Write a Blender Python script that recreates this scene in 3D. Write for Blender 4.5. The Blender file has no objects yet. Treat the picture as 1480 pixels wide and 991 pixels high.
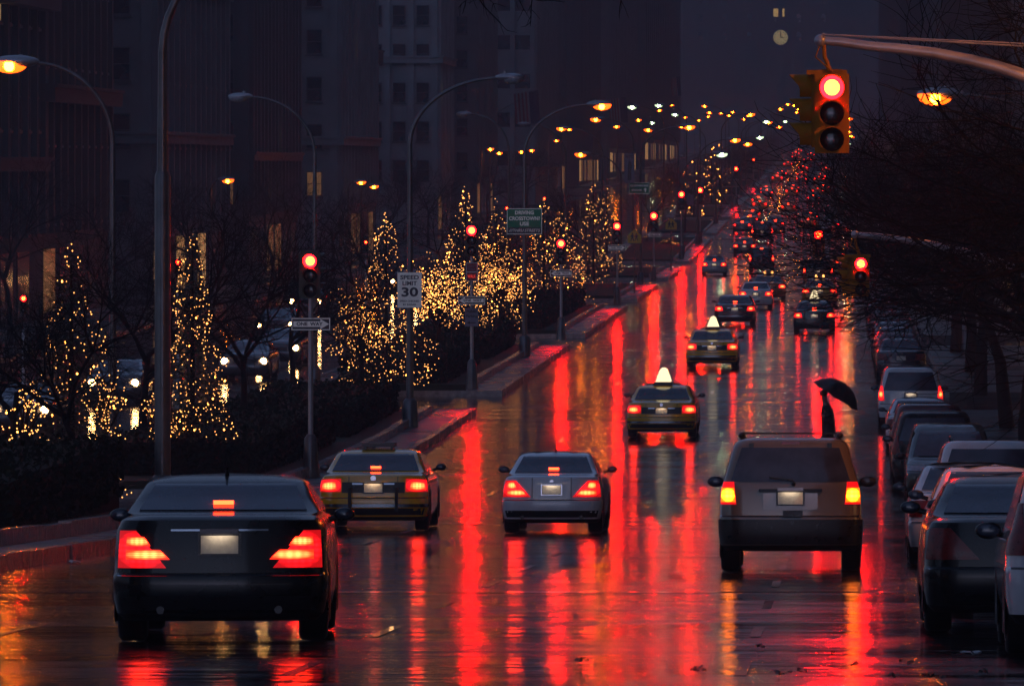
import bpy, bmesh, math, random
from mathutils import Vector, Matrix

# ------------------------------------------------------------------ camera, world, exposure
F = 9000.0                      # focal length in pixels of a 1480 px wide frame
VX, VY = 1210.0, 236.0          # vanishing point of the avenue in that frame
sc = bpy.context.scene
cam_d = bpy.data.cameras.new('camera')
cam = bpy.data.objects.new('camera', cam_d)
sc.collection.objects.link(cam)
cam.location = (0, 0, 0)
cam.rotation_euler = (math.radians(90), 0, 0)
cam_d.sensor_width = 36
cam_d.lens = F / 1480 * 36
cam_d.shift_x = (740 - VX) / 1480
cam_d.shift_y = -(495.5 - VY) / 1480
cam_d.clip_start = 1
cam_d.clip_end = 6000
sc.camera = cam

SKY = 0.30
LAMP = 1.0
w = bpy.data.worlds.new('World')
sc.world = w
w.use_nodes = True
nt = w.node_tree
nt.nodes.clear()
sky = nt.nodes.new('ShaderNodeTexSky')
sky.sky_type = 'NISHITA'
sky.sun_disc = False
sky.sun_elevation = math.radians(1.0)
sky.sun_rotation = math.radians(180)
sky.air_density = 1.5
sky.dust_density = 0.4
sky.ozone_density = 2.0
mixn = nt.nodes.new('ShaderNodeMix')
mixn.data_type = 'RGBA'
mixn.blend_type = 'MULTIPLY'
mixn.inputs[0].default_value = 1.0
mixn.inputs[7].default_value = (0.52, 0.72, 1.30, 1)
bg = nt.nodes.new('ShaderNodeBackground')
bg.inputs[1].default_value = SKY
wo = nt.nodes.new('ShaderNodeOutputWorld')
hs = nt.nodes.new('ShaderNodeHueSaturation')
hs.inputs['Saturation'].default_value = 0.40
nt.links.new(sky.outputs[0], hs.inputs['Color'])
nt.links.new(hs.outputs[0], mixn.inputs[6])
nt.links.new(mixn.outputs[2], bg.inputs[0])
nt.links.new(bg.outputs[0], wo.inputs[0])

sc.view_settings.view_transform = 'Standard'
sc.view_settings.look = 'None'
sc.view_settings.exposure = 0.25
sc.view_settings.gamma = 1.0
cy = sc.cycles
cy.use_denoising = True
cy.use_adaptive_sampling = True
cy.adaptive_threshold = 0.02
cy.max_bounces = 5
cy.diffuse_bounces = 2
cy.glossy_bounces = 4
cy.transmission_bounces = 4
cy.volume_bounces = 0
cy.transparent_max_bounces = 6
cy.sample_clamp_indirect = 3.0
cy.sample_clamp_direct = 0.0
cy.caustics_reflective = False
cy.caustics_refractive = False
cy.use_light_tree = True

R = random.Random(7)
PI = math.pi

# ------------------------------------------------------------------ the lie of the land
KL, KR = -11.2, 3.6             # kerb faces of the near roadway
ML, MR = -18.6, -11.2           # the planted median
NL = -32.8                      # far kerb of the other roadway
WALL_L, WALL_R = -39.0, 9.6

def gz(d):
    k = 0.04267
    if d < 0: return -1.9
    if d < 98: return -1.9 - k * d
    if d < 178:
        t = d - 98
        return -1.9 - k * 98 - k * t + k * t * t / 160
    z = -7.787
    if d > 420:
        t = min(d, 520) - 420
        z += 0.01 * t * t / 200
        if d > 520: z += 0.01 * (min(d, 1500) - 520)
    return z

def px(x, y, d): return Vector(((x - VX) * d / F, d, (VY - y) * d / F))
def X_at(x, d): return (x - VX) * d / F
def Z_at(y, d): return (VY - y) * d / F

# ------------------------------------------------------------------ materials
M = {}
def mat(name, col, rough=0.5, metal=0.0, var=0.12, scale=6.0, bump=0.0, coat=0.0, spec=0.5, rvar=0.1, alpha=None):
    m = bpy.data.materials.new(name)
    m.use_nodes = True
    n = m.node_tree
    b = n.nodes['Principled BSDF']
    tc = n.nodes.new('ShaderNodeTexCoord')
    no = n.nodes.new('ShaderNodeTexNoise')
    no.inputs['Scale'].default_value = scale
    no.inputs['Detail'].default_value = 5
    n.links.new(tc.outputs['Object'], no.inputs['Vector'])
    cr = n.nodes.new('ShaderNodeValToRGB')
    cr.color_ramp.elements[0].position = 0.3
    cr.color_ramp.elements[1].position = 0.7
    cr.color_ramp.elements[0].color = tuple(c * (1 - var) for c in col) + (1,)
    cr.color_ramp.elements[1].color = tuple(min(1, c * (1 + var)) for c in col) + (1,)
    n.links.new(no.outputs[0], cr.inputs[0])
    n.links.new(cr.outputs[0], b.inputs['Base Color'])
    mr = n.nodes.new('ShaderNodeMapRange')
    mr.inputs['To Min'].default_value = max(0.02, rough - rvar)
    mr.inputs['To Max'].default_value = min(1, rough + rvar)
    n.links.new(no.outputs[0], mr.inputs[0])
    n.links.new(mr.outputs[0], b.inputs['Roughness'])
    b.inputs['Metallic'].default_value = metal
    b.inputs['Coat Weight'].default_value = coat
    b.inputs['Coat Roughness'].default_value = 0.06
    b.inputs['Specular IOR Level'].default_value = spec
    if bump:
        bp = n.nodes.new('ShaderNodeBump')
        bp.inputs['Distance'].default_value = bump
        n2 = n.nodes.new('ShaderNodeTexNoise')
        n2.inputs['Scale'].default_value = scale * 6
        n2.inputs['Detail'].default_value = 3
        n.links.new(tc.outputs['Object'], n2.inputs['Vector'])
        n.links.new(n2.outputs[0], bp.inputs['Height'])
        n.links.new(bp.outputs[0], b.inputs['Normal'])
    M[name] = m
    return m

def emit(name, col, strength, base=(0.1, 0.1, 0.1), sample='AUTO'):
    m = bpy.data.materials.new(name)
    m.use_nodes = True
    b = m.node_tree.nodes['Principled BSDF']
    b.inputs['Base Color'].default_value = base + (1,)
    b.inputs['Roughness'].default_value = 0.25
    b.inputs['Emission Color'].default_value = tuple(col) + (1,)
    b.inputs['Emission Strength'].default_value = strength * LAMP
    m.cycles.emission_sampling = sample
    M[name] = m
    return m

def emit_spot(name, col, core, edge, base=(0.1, 0.1, 0.1), ribs=9.0, power=1.6):
    """a ribbed lamp lens: hot in the middle of each piece, dim towards its rim"""
    m = emit(name, col, core, base)
    n = m.node_tree
    b = n.nodes['Principled BSDF']
    tc = n.nodes.new('ShaderNodeTexCoord')
    sp = n.nodes.new('ShaderNodeSeparateXYZ')
    n.links.new(tc.outputs['Generated'], sp.inputs[0])
    def mth(op, a, b_=None):
        x = n.nodes.new('ShaderNodeMath'); x.operation = op
        for i, v in enumerate((a, b_)):
            if v is None: continue
            if isinstance(v, (int, float)): x.inputs[i].default_value = v
            else: n.links.new(v, x.inputs[i])
        return x.outputs[0]
    dx = mth('SUBTRACT', sp.outputs[0], 0.5); dz = mth('SUBTRACT', sp.outputs[2], 0.5)
    r2 = mth('ADD', mth('MULTIPLY', dx, dx), mth('MULTIPLY', dz, dz))
    fall = mth('POWER', mth('MAXIMUM', mth('SUBTRACT', 1.0, mth('MULTIPLY', r2, 3.4)), 0.0), power)
    rib = mth('ADD', 0.72, mth('MULTIPLY', mth('SINE', mth('MULTIPLY', sp.outputs[2], ribs * 6.283)), 0.28))
    rib2 = mth('ADD', 0.8, mth('MULTIPLY', mth('SINE', mth('MULTIPLY', sp.outputs[0], ribs * 6.283)), 0.2))
    st = mth('ADD', edge, mth('MULTIPLY', mth('MULTIPLY', fall, mth('MULTIPLY', rib, rib2)), core))
    n.links.new(st, b.inputs['Emission Strength'])
    return m

def wet_road(name, base, r0, r1, slope=1.0):
    """wet asphalt: a water film broken by grain, long low swells and drier patches"""
    m = bpy.data.materials.new(name)
    m.use_nodes = True
    n = m.node_tree
    b = n.nodes['Principled BSDF']
    g = n.nodes.new('ShaderNodeNewGeometry')
    def noise(scale_v, detail=4, rough=0.55, dist=0.0):
        mp = n.nodes.new('ShaderNodeMapping')
        mp.inputs['Scale'].default_value = scale_v
        n.links.new(g.outputs['Position'], mp.inputs['Vector'])
        t = n.nodes.new('ShaderNodeTexNoise')
        t.inputs['Scale'].default_value = 1
        t.inputs['Detail'].default_value = detail
        t.inputs['Roughness'].default_value = rough
        t.inputs['Distortion'].default_value = dist
        n.links.new(mp.outputs[0], t.inputs['Vector'])
        return t.outputs[0]
    wet = noise((0.22, 0.30, 0.2), 6, 0.62, 0.6)
    fine = noise((9, 9, 9), 3)
    mr = n.nodes.new('ShaderNodeMapRange')
    mr.inputs['From Min'].default_value = 0.38
    mr.inputs['From Max'].default_value = 0.68
    mr.inputs['To Min'].default_value = r0
    mr.inputs['To Max'].default_value = r1
    n.links.new(wet, mr.inputs[0])
    n.links.new(mr.outputs[0], b.inputs['Roughness'])
    cr = n.nodes.new('ShaderNodeValToRGB')
    cr.color_ramp.elements[0].position = 0.35
    cr.color_ramp.elements[1].position = 0.7
    cr.color_ramp.elements[0].color = tuple(c * 0.55 for c in base) + (1,)
    cr.color_ramp.elements[1].color = tuple(c * 1.35 for c in base) + (1,)
    n.links.new(wet, cr.inputs[0])
    n.links.new(cr.outputs[0], b.inputs['Base Color'])
    b.inputs['Specular IOR Level'].default_value = 0.5
    b.inputs['IOR'].default_value = 1.45
    last = None
    for sv, dist, det in (((0.12, 0.42, 0.2), 0.060 * slope, 3), ((0.55, 1.6, 0.5), 0.038 * slope, 4), ((1.6, 4.2, 1), 0.012 * slope, 2), ((4, 17, 2), 0.0018 * slope, 2)):
        h = noise(sv, det, 0.5)
        bp = n.nodes.new('ShaderNodeBump')
        bp.inputs['Strength'].default_value = 1.0
        bp.inputs['Distance'].default_value = dist
        n.links.new(h, bp.inputs['Height'])
        if last: n.links.new(last, bp.inputs['Normal'])
        last = bp.outputs[0]
    n.links.new(last, b.inputs['Normal'])
    M[name] = m
    return m

wet_road('wet_asphalt', (0.016, 0.0155, 0.016), 0.05, 0.22, 1.0)
wet_road('wet_paving', (0.06, 0.06, 0.062), 0.22, 0.42, 1.3)
mat('granite', (0.34, 0.30, 0.29), 0.18, var=0.35, scale=5, bump=0.004, rvar=0.12)
mat('paint_white', (0.55, 0.55, 0.53), 0.25, var=0.3, scale=3)
mat('soil', (0.025, 0.02, 0.015), 0.8, scale=3)
mat('lawn', (0.02, 0.03, 0.012), 0.8, var=0.4, scale=4, bump=0.03)
mat('hedge_leaf', (0.010, 0.016, 0.007), 0.8, spec=0.1, var=0.4, scale=2)
mat('conifer', (0.02, 0.04, 0.018), 0.6, var=0.4, scale=2)
mat('bark', (0.014, 0.011, 0.010), 0.7, spec=0.12, var=0.3, scale=8, bump=0.01)
mat('pole_metal', (0.16, 0.15, 0.15), 0.32, metal=0.6, var=0.25, scale=3)
mat('pole_silver', (0.42, 0.43, 0.46), 0.32, metal=0.4, var=0.2, scale=3)
mat('signal_olive', (0.05, 0.045, 0.02), 0.4)
mat('signal_yellow', (0.42, 0.17, 0.008), 0.6, spec=0.15, var=0.15, scale=5)
mat('black_rubber', (0.012, 0.012, 0.012), 0.5, scale=10)
mat('black_plastic', (0.014, 0.014, 0.015), 0.3, scale=10)
mat('under_black', (0.008, 0.008, 0.008), 0.7, scale=10)
mat('chrome', (0.6, 0.6, 0.62), 0.12, metal=1.0, var=0.05, rvar=0.04)
mat('rim_metal', (0.35, 0.35, 0.37), 0.3, metal=0.9)
mat('car_glass', (0.045, 0.055, 0.085), 0.12, var=0.3, scale=5, rvar=0.04, spec=0.8, bump=0.0006)  # blue-grey base has the sky's reflection on wet panes mixed in
mat('lamp_dark_red', (0.22, 0.008, 0.006), 0.3, var=0.4, scale=14, coat=0.3)
mat('lamp_clear', (0.35, 0.36, 0.4), 0.15, var=0.3, scale=14, coat=0.8)
mat('plate', (0.8, 0.74, 0.64), 0.5, metal=0.0, var=0.12, scale=20)
mat('plate_ink', (0.05, 0.05, 0.12), 0.4)
for k, c, me in (('black', (0.010, 0.010, 0.011), 0.0), ('silver', (0.80, 0.78, 0.80), 0.0), ('taxi', (0.95, 0.46, 0.012), 0.0),
             ('beige', (0.21, 0.165, 0.12), 0.1), ('navy', (0.02, 0.028, 0.05), 0.3), ('maroon', (0.10, 0.012, 0.012), 0.2),
             ('grey', (0.11, 0.115, 0.13), 0.5), ('blue', (0.10, 0.14, 0.22), 0.5), ('white', (0.55, 0.56, 0.58), 0.0),
             ('green', (0.025, 0.04, 0.03), 0.2), ('orange', (0.45, 0.14, 0.02), 0.0)):
    mat('paint_' + k, c, 0.22 if k != 'black' else 0.28, metal=me, var=0.08, scale=3, coat=1.0 if k != 'black' else 0.35, spec=0.5 if k != 'black' else 0.25, rvar=0.06, bump=0.0008)

RED = (1.0, 0.006, 0.010)
HOT = (1.0, 0.10, 0.006)
emit_spot('tail_hot', (1.0, 0.018, 0.004), 85, 2.5, (0.3, 0.02, 0.02), ribs=5)
emit_spot('tail_red', (1.0, 0.008, 0.012), 3.2, 0.5, (0.3, 0.01, 0.01), ribs=7, power=0.9)
emit('tail_dim', RED, 0.8, (0.3, 0.01, 0.01))
emit_spot('tail_amber', (1.0, 0.17, 0.004), 45, 1.5, (0.4, 0.1, 0.02), ribs=3)
emit('brake_bar', (1.0, 0.03, 0.006), 16, (0.3, 0.02, 0.02))
emit('signal_hot', (1.0, 0.0014, 0.00016), 1500, (0.4, 0.02, 0.02))
emit('signal_red', (1.0, 0.003, 0.006), 22, (0.3, 0.01, 0.01))
emit('sodium', (1.0, 0.17, 0.002), 300, (0.8, 0.5, 0.3))
emit('sodium_strong_bowl', (1.0, 0.26, 0.03), 600, (0.8, 0.5, 0.3))
emit('sodium_strong', (1.0, 0.30, 0.03), 260, (0.8, 0.5, 0.3))
emit('sodium_bowl', (1.0, 0.075, 0.002), 5, (0.8, 0.5, 0.3))
emit('mercury_bowl', (0.75, 1.0, 0.55), 1.6, (0.8, 0.8, 0.7))
emit('far_tail', (1.0, 0.010, 0.006), 12, (0.3, 0.02, 0.02))
emit('plate_lamp', (1.0, 0.8, 0.6), 13, (0.8, 0.8, 0.8))
emit('mercury', (0.75, 1.0, 0.55), 120, (0.7, 0.8, 0.7))
emit('bulb', (1.0, 0.38, 0.09), 3.6, (0.8, 0.5, 0.2))
emit('bulb_bright', (1.0, 0.30, 0.04), 16, (0.8, 0.5, 0.2))
emit('headlamp', (1.0, 0.50, 0.16), 80, (0.8, 0.8, 0.7))
emit('taxi_sign', (1.0, 0.80, 0.45), 1.3, (0.7, 0.6, 0.4))
emit('clock_glow', (1.0, 0.75, 0.3), 0.32, (0.3, 0.3, 0.2))
emit('window_warm', (1.0, 0.62, 0.20), 0.55, (0.2, 0.15, 0.1))
emit('window_cool', (0.5, 0.62, 1.0), 0.12, (0.15, 0.17, 0.2))
emit('window_dim', (1.0, 0.45, 0.16), 0.10, (0.2, 0.15, 0.1))
emit('shop_warm', (1.0, 0.5, 0.18), 0.35, (0.2, 0.15, 0.1))
emit('shop_blue', (0.45, 0.55, 1.0), 0.35, (0.2, 0.2, 0.3))
emit('green_lamp', (0.3, 1.0, 0.3), 20)
emit('walk_red', (1.0, 0.05, 0.03), 0.5, (0.2, 0.01, 0.01))
mat('signal_dark', (0.03, 0.01, 0.008), 0.2, coat=0.5)
mat('sign_white', (0.85, 0.82, 0.70), 0.38, metal=0.75, var=0.06)
mat('sign_black', (0.015, 0.015, 0.017), 0.35)
mat('sign_green', (0.015, 0.16, 0.07), 0.38, metal=0.5, var=0.08)
mat('sign_yellow', (1.0, 0.62, 0.02), 0.38, metal=0.0, var=0.06)
mat('sign_red', (0.35, 0.02, 0.02), 0.4)
mat('sign_grey', (0.22, 0.22, 0.30), 0.4)
mat('sign_brown', (0.20, 0.09, 0.05), 0.4)
mat('cloth_red', (0.35, 0.03, 0.03), 0.7)
mat('cloth_white', (0.40, 0.38, 0.38), 0.7)
mat('cloth_blue', (0.02, 0.025, 0.10), 0.7)
mat('coat_black', (0.01, 0.01, 0.011), 0.6)
mat('skin', (0.30, 0.17, 0.12), 0.5)
mat('hair', (0.012, 0.009, 0.008), 0.5)
mat('umbrella_cloth', (0.008, 0.008, 0.009), 0.35)
mat('leaf_brown', (0.05, 0.025, 0.012), 0.4, var=0.4)
mat('paper', (0.5, 0.5, 0.48), 0.5)
for k, c in (('stone', (0.17, 0.17, 0.175)), ('brick', (0.085, 0.06, 0.05)), ('concrete', (0.24, 0.245, 0.255)), ('dark_stone', (0.075, 0.075, 0.078)),
             ('pale_stone', (0.28, 0.28, 0.285)), ('bronze', (0.05, 0.04, 0.035))):
    mat('wall_' + k, c, 0.75, var=0.25, scale=0.5, bump=0.02)
mat('window_glass', (0.015, 0.017, 0.022), 0.12, var=0.5, scale=0.7, spec=0.7)
mat('window_frame', (0.09, 0.085, 0.08), 0.5)

# ------------------------------------------------------------------ helpers
COL = sc.collection
class MB:
    def __init__(s):
        s.v = []; s.f = []; s.m = []; s.sm = []
    def add(s, vs, fs, mi=0, smooth=False):
        o = len(s.v)
        s.v.extend([tuple(v) for v in vs])
        for f in fs:
            s.f.append(tuple(i + o for i in f)); s.m.append(mi); s.sm.append(smooth)
    def box(s, x0, x1, y0, y1, z0, z1, mi=0):
        s.add([(x0, y0, z0), (x1, y0, z0), (x1, y1, z0), (x0, y1, z0), (x0, y0, z1), (x1, y0, z1), (x1, y1, z1), (x0, y1, z1)],
              [(0, 3, 2, 1), (4, 5, 6, 7), (0, 1, 5, 4), (1, 2, 6, 5), (2, 3, 7, 6), (3, 0, 4, 7)], mi)
    def tube(s, pts, rad, n=8, mi=0, smooth=True, cap=True):
        pts = [Vector(p) for p in pts]
        if not hasattr(rad, '__len__'): rad = [rad] * len(pts)
        up = None; vs = []
        for i, p in enumerate(pts):
            if i == 0: t = pts[1] - pts[0]
            elif i == len(pts) - 1: t = pts[-1] - pts[-2]
            else: t = pts[i + 1] - pts[i - 1]
            t.normalize()
            if up is None:
                up = Vector((0, 0, 1)) if abs(t.z) < 0.9 else Vector((1, 0, 0))
            a = t.cross(up); 
            if a.length < 1e-5: a = t.orthogonal()
            a.normalize(); b = a.cross(t); up = b
            for k in range(n):
                an = 2 * PI * k / n
                vs.append(p + (a * math.cos(an) + b * math.sin(an)) * rad[i])
        fs = []
        for i in range(len(pts) - 1):
            for k in range(n):
                k2 = (k + 1) % n
                fs.append((i * n + k, i * n + k2, (i + 1) * n + k2, (i + 1) * n + k))
        s.add(vs, fs, mi, smooth)
        if cap:
            o = len(s.v) - len(vs)
            s.f.append(tuple(o + k for k in reversed(range(n)))); s.m.append(mi); s.sm.append(False)
            s.f.append(tuple(o + (len(pts) - 1) * n + k for k in range(n))); s.m.append(mi); s.sm.append(False)
    def cyl(s, c, axis, r, h, n=16, mi=0, r2=None):
        a = Vector(axis).normalized() * h
        c = Vector(c)
        s.tube([c, c + a], [r, r if r2 is None else r2], n, mi)
    def ball(s, c, rx, ry, rz, nu=12, nv=8, mi=0, v0=0.0, v1=1.0):
        vs = []; fs = []
        for j in range(nv + 1):
            ph = PI * (v0 + (v1 - v0) * j / nv)
            for i in range(nu):
                th = 2 * PI * i / nu
                vs.append((c[0] + rx * math.sin(ph) * math.cos(th), c[1] + ry * math.sin(ph) * math.sin(th), c[2] + rz * math.cos(ph)))
        for j in range(nv):
            for i in range(nu):
                i2 = (i + 1) % nu
                fs.append((j * nu + i, (j + 1) * nu + i, (j + 1) * nu + i2, j * nu + i2))
        s.add(vs, fs, mi, True)
    def prism(s, pts, y0, y1, mi=0):
        """polygon in XZ, extruded in Y from y0 (towards the viewer) to y1"""
        n = len(pts)
        vs = [(p[0], y0, p[1]) for p in pts] + [(p[0], y1, p[1]) for p in pts]
        fs = [tuple(range(n)), tuple(reversed(range(n, 2 * n)))]
        for i in range(n):
            j = (i + 1) % n
            fs.append((i, i + n, j + n, j))
        s.add(vs, fs, mi)
    def build(s, name, mats, parent=None, loc=(0, 0, 0), sharp=60):
        me = bpy.data.meshes.new(name)
        me.from_pydata(s.v, [], s.f)
        for k in (mats if isinstance(mats, (list, tuple)) else [mats]): me.materials.append(M[k])
        me.polygons.foreach_set('material_index', s.m)
        me.polygons.foreach_set('use_smooth', s.sm)
        if sharp: me.set_sharp_from_angle(angle=math.radians(sharp))
        me.update()
        o = bpy.data.objects.new(name, me)
        COL.objects.link(o)
        o.location = loc
        if parent: o.parent = parent
        return o

def tag(o, label=None, cat=None, group=None, kind=None):
    if label: o['label'] = label
    if cat: o['category'] = cat
    if group: o['group'] = group
    if kind: o['kind'] = kind
    return o

def thing(name, label, cat, loc, rz=0.0, group=None):
    o = bpy.data.objects.new(name, None)
    COL.objects.link(o)
    o.location = loc
    o.rotation_euler = (0, 0, rz)
    o.empty_display_size = 0.2
    return tag(o, label, cat, group)

def copy_tree(o, parent=None):
    c = o.copy()
    COL.objects.link(c)
    c.parent = parent
    for ch in list(o.children): copy_tree(ch, c)
    return c

def text(body, size, mk, parent, loc, wid=None, shear=0.0, name='lettering', bold=0.0):
    cu = bpy.data.curves.new('txt', 'FONT')
    cu.body = body; cu.size = size; cu.align_x = 'CENTER'; cu.align_y = 'CENTER'
    cu.extrude = 0.0015; cu.shear = shear; cu.offset = bold; cu.resolution_u = 3
    t = bpy.data.objects.new('txt', cu)
    COL.objects.link(t)
    bpy.context.view_layer.update()
    me = bpy.data.meshes.new_from_object(t)
    bpy.data.objects.remove(t)
    xs = [v.co.x for v in me.vertices]
    me.materials.clear(); me.materials.append(M[mk])
    o = bpy.data.objects.new(name, me)
    COL.objects.link(o)
    o.rotation_euler = (PI / 2, 0, 0)
    if wid and xs: o.scale = (wid / (max(xs) - min(xs)), 1, 1)
    o.location = loc
    o.parent = parent
    return o

# ------------------------------------------------------------------ ground
def ysteps(y0, y1):
    ys = [y0]; y = y0
    while y < y1 - 1e-6:
        st = 2.0 if 90 < y < 190 else (4.0 if y < 600 else 20.0)
        y = min(y1, y + st); ys.append(y)
    return ys
def sheet(name, x0, x1, y0, y1, dz, mk, kind='structure', nx=1):
    mb = MB(); ys = ysteps(y0, y1)
    xs = [x0 + (x1 - x0) * i / nx for i in range(nx + 1)]
    vs = [(x, y, gz(y) + dz) for y in ys for x in xs]; n = nx + 1
    fs = [(j * n + i, j * n + i + 1, (j + 1) * n + i + 1, (j + 1) * n + i) for j in range(len(ys) - 1) for i in range(nx)]
    mb.add(vs, fs, 0, True)
    return tag(mb.build(name, mk), kind=kind)
def strip_block(mb, x0, x1, y0, y1, h, mi=0, base=-0.05):
    """a low block that follows the lie of the road"""
    ys = ysteps(y0, y1); vs = []; fs = []
    for y in ys:
        z = gz(y)
        vs += [(x0, y, z + base), (x0, y, z + h), (x1, y, z + h), (x1, y, z + base)]
    for j in range(len(ys) - 1):
        a = j * 4; b = a + 4
        for k in range(3): fs.append((a + k, b + k, b + k + 1, a + k + 1))
    fs.append((3, 2, 1, 0)); e = (len(ys) - 1) * 4; fs.append((e, e + 1, e + 2, e + 3))
    mb.add([Vector(v) for v in vs], [tuple(reversed(f)) for f in fs], mi)

sheet('ground', -240, 240, -40, 2100, -0.06, 'wet_paving', nx=2)
sheet('road', NL, KR, -40, 1700, 0.0, 'wet_asphalt', nx=4)
GAPS = [(120, 136), (193, 208), (261, 277), (333, 349), (391, 413), (450, 474), (560, 580)]
y = 580
while y < 1600:
    GAPS.append((y + 62, y + 80)); y += 80
BLOCKS = []
y = 20.0
for a, b in GAPS:
    BLOCKS.append((y, a)); y = b
BLOCKS.append((y, 1700))
for (a, b) in GAPS:
    sheet('cross_street', -200, NL, a, b, -0.03, 'wet_asphalt')
    sheet('cross_street', KR, 200, a, b, -0.03, 'wet_asphalt')
for i, (a, b) in enumerate(BLOCKS):
    mb = MB()
    strip_block(mb, KR + 0.15, 120, a if i else -30, b, 0.15)
    tag(mb.build('sidewalk', 'wet_paving'), kind='structure')
    mb = MB(); strip_block(mb, KR, KR + 0.148, a if i else -30, b, 0.155); tag(mb.build('kerb', 'granite'), kind='structure')
    mb = MB(); strip_block(mb, -160, NL - 0.15, a if i else -30, b, 0.15)
    tag(mb.build('sidewalk', 'wet_paving'), kind='structure')
    mb = MB(); strip_block(mb, NL - 0.148, NL, a if i else -30, b, 0.155); tag(mb.build('kerb', 'granite'), kind='structure')
    # median: kerb with separate stones, paved strip, low inner edging, bed
    y0 = a; y1 = b
    mb = MB(); strip_block(mb, MR - 1.15, MR - 0.2, y0 + 0.2, y1 - 0.2, 0.17)
    strip_block(mb, ML + 0.2, ML + 1.15, y0 + 0.2, y1 - 0.2, 0.17)
    tag(mb.build('median_paving', 'wet_paving'), kind='structure')
    mb = MB()
    yy = y0
    while yy < y1 - 0.3:
        e = min(y1, yy + 2.4 + R.uniform(-.25, .25)) if y0 < 420 else y1
        dx = R.uniform(-0.012, 0.012)
        strip_block(mb, MR - 0.2, MR + dx, yy + 0.012, e - 0.012, 0.21 + R.uniform(-.012, .012))
        strip_block(mb, ML, ML + 0.2, yy + 0.012, e - 0.012, 0.21)
        yy = e
    mb.box(ML + .2, MR - .2, y0, y0 + .19, gz(y0) - .05, gz(y0) + .2)
    mb.box(ML + .2, MR - .2, y1 - .19, y1, gz(y1) - .05, gz(y1) + .2)
    tag(mb.build('median_kerb', 'granite'), kind='structure')
    mb = MB()
    yy = y0 + 3.0
    while yy < y1 - 3.2:
        e = min(y1 - 3.0, yy + 3.6 + R.uniform(-.3, .3)) if y0 < 420 else y1 - 3
        strip_block(mb, MR - 1.38, MR - 1.16, yy + 0.015, e - 0.015, 0.40 + R.uniform(-.02, .02))
        strip_block(mb, ML + 1.16, ML + 1.38, yy + 0.015, e - 0.015, 0.40)
        yy = e
    tag(mb.build('median_edging', 'granite'), kind='structure')
    mb = MB(); strip_block(mb, ML + 1.39, MR - 1.39, y0 + 3, y1 - 3, 0.30)
    tag(mb.build('median_lawn', 'lawn'), kind='structure')

# painted marks (4 mm above the asphalt)
def lay(mb, x0, x1, y0, y1, dz):
    n = max(1, int((y1 - y0) / 1.0))
    ys = [y0 + (y1 - y0) * j / n for j in range(n + 1)]
    mb.add([(x, yy, gz(yy) + dz) for yy in ys for x in (x0, x1)], [(2 * j, 2 * j + 1, 2 * j + 3, 2 * j + 2) for j in range(n)])
mb = MB()
for (a, b) in [(75, 79)] + GAPS[:7]:
    lay(mb, KL + .3, KR - .3, a - 2.6, a - 2.15, 0.005)
    if a > 80:
        lay(mb, KL + .3, KR - .3, a + 0.4, a + 0.62, 0.005)
        lay(mb, KL + .3, KR - .3, a + 3.6, a + 3.82, 0.005)
tag(mb.build('stop_line_paint', 'paint_white'), kind='structure')
mb = MB()
for lx in (-7.75, -4.25, -0.75):
    for i in range(40):
        y = 30 + i * 9.0
        if any(a - 4 < y + 1.5 < b + 2 for a, b in GAPS): continue
        lay(mb, lx - .05, lx + .05, y, y + 3.0, 0.005)
tag(mb.build('lane_line_paint', 'paint_white'), kind='structure')

# ------------------------------------------------------------------ vehicles
class Shell:
    """a car body as stacked plan outlines: (z, y_rear, y_front, half width, corner radius, rear bow)"""
    def __init__(s, rings): s.r = rings
    def at(s, z):
        r = s.r
        if z <= r[0][0]: return r[0][1:]
        for a, b in zip(r, r[1:]):
            if z <= b[0]:
                t = (z - a[0]) / max(1e-6, b[0] - a[0])
                return tuple(p + (q - p) * t for p, q in zip(a[1:], b[1:]))
        return r[-1][1:]
    def pt(s, u, z, off=0.0, front=False):
        y0, y1, w, r, bow = s.at(z)
        a = w - r; au = abs(u); sg = 1 if u >= 0 else -1
        if au <= a: x, y, nx, ny = au, bow * (au / w) ** 2, 0.0, -1.0
        elif au <= a + r * PI / 2:
            ph = (au - a) / r
            x = a + r * math.sin(ph); y = bow * (x / w) ** 2 + r * (1 - math.cos(ph)); nx, ny = math.sin(ph), -math.cos(ph)
        else: x = w; y = bow + r + (au - a - r * PI / 2); nx, ny = 1.0, 0.0
        x += nx * off; y += ny * off
        return Vector((sg * x, (y1 - y) if front else (y0 + y), z))
    def ring(s, row):
        z, y0, y1, w, r, bow = row
        a = w - r; h = []
        for i in range(6): h.append(a * i / 6)
        for i in range(6): h.append(a + r * PI / 2 * i / 5)
        rear = [s2(s, u, row) for u in h]
        ymid = (y0 + y1) / 2
        side = [(w, rear[-1][1] + (ymid - rear[-1][1]) * t) for t in (0.33, 0.66, 1.0)]
        half = rear + side
        hf = [(x, y1 + y0 - y) for x, y in half[:-1]]
        right = half + list(reversed(hf))
        left = [(-x, y) for x, y in reversed(right[1:-1])]
        return [(x, y, z) for x, y in right + left]
def s2(s, u, row):
    z, y0, y1, w, r, bow = row
    a = w - r
    if u <= a: return (u, y0 + bow * (u / w) ** 2)
    ph = (u - a) / r
    x = a + r * math.sin(ph)
    return (x, y0 + bow * (x / w) ** 2 + r * (1 - math.cos(ph)))

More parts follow.
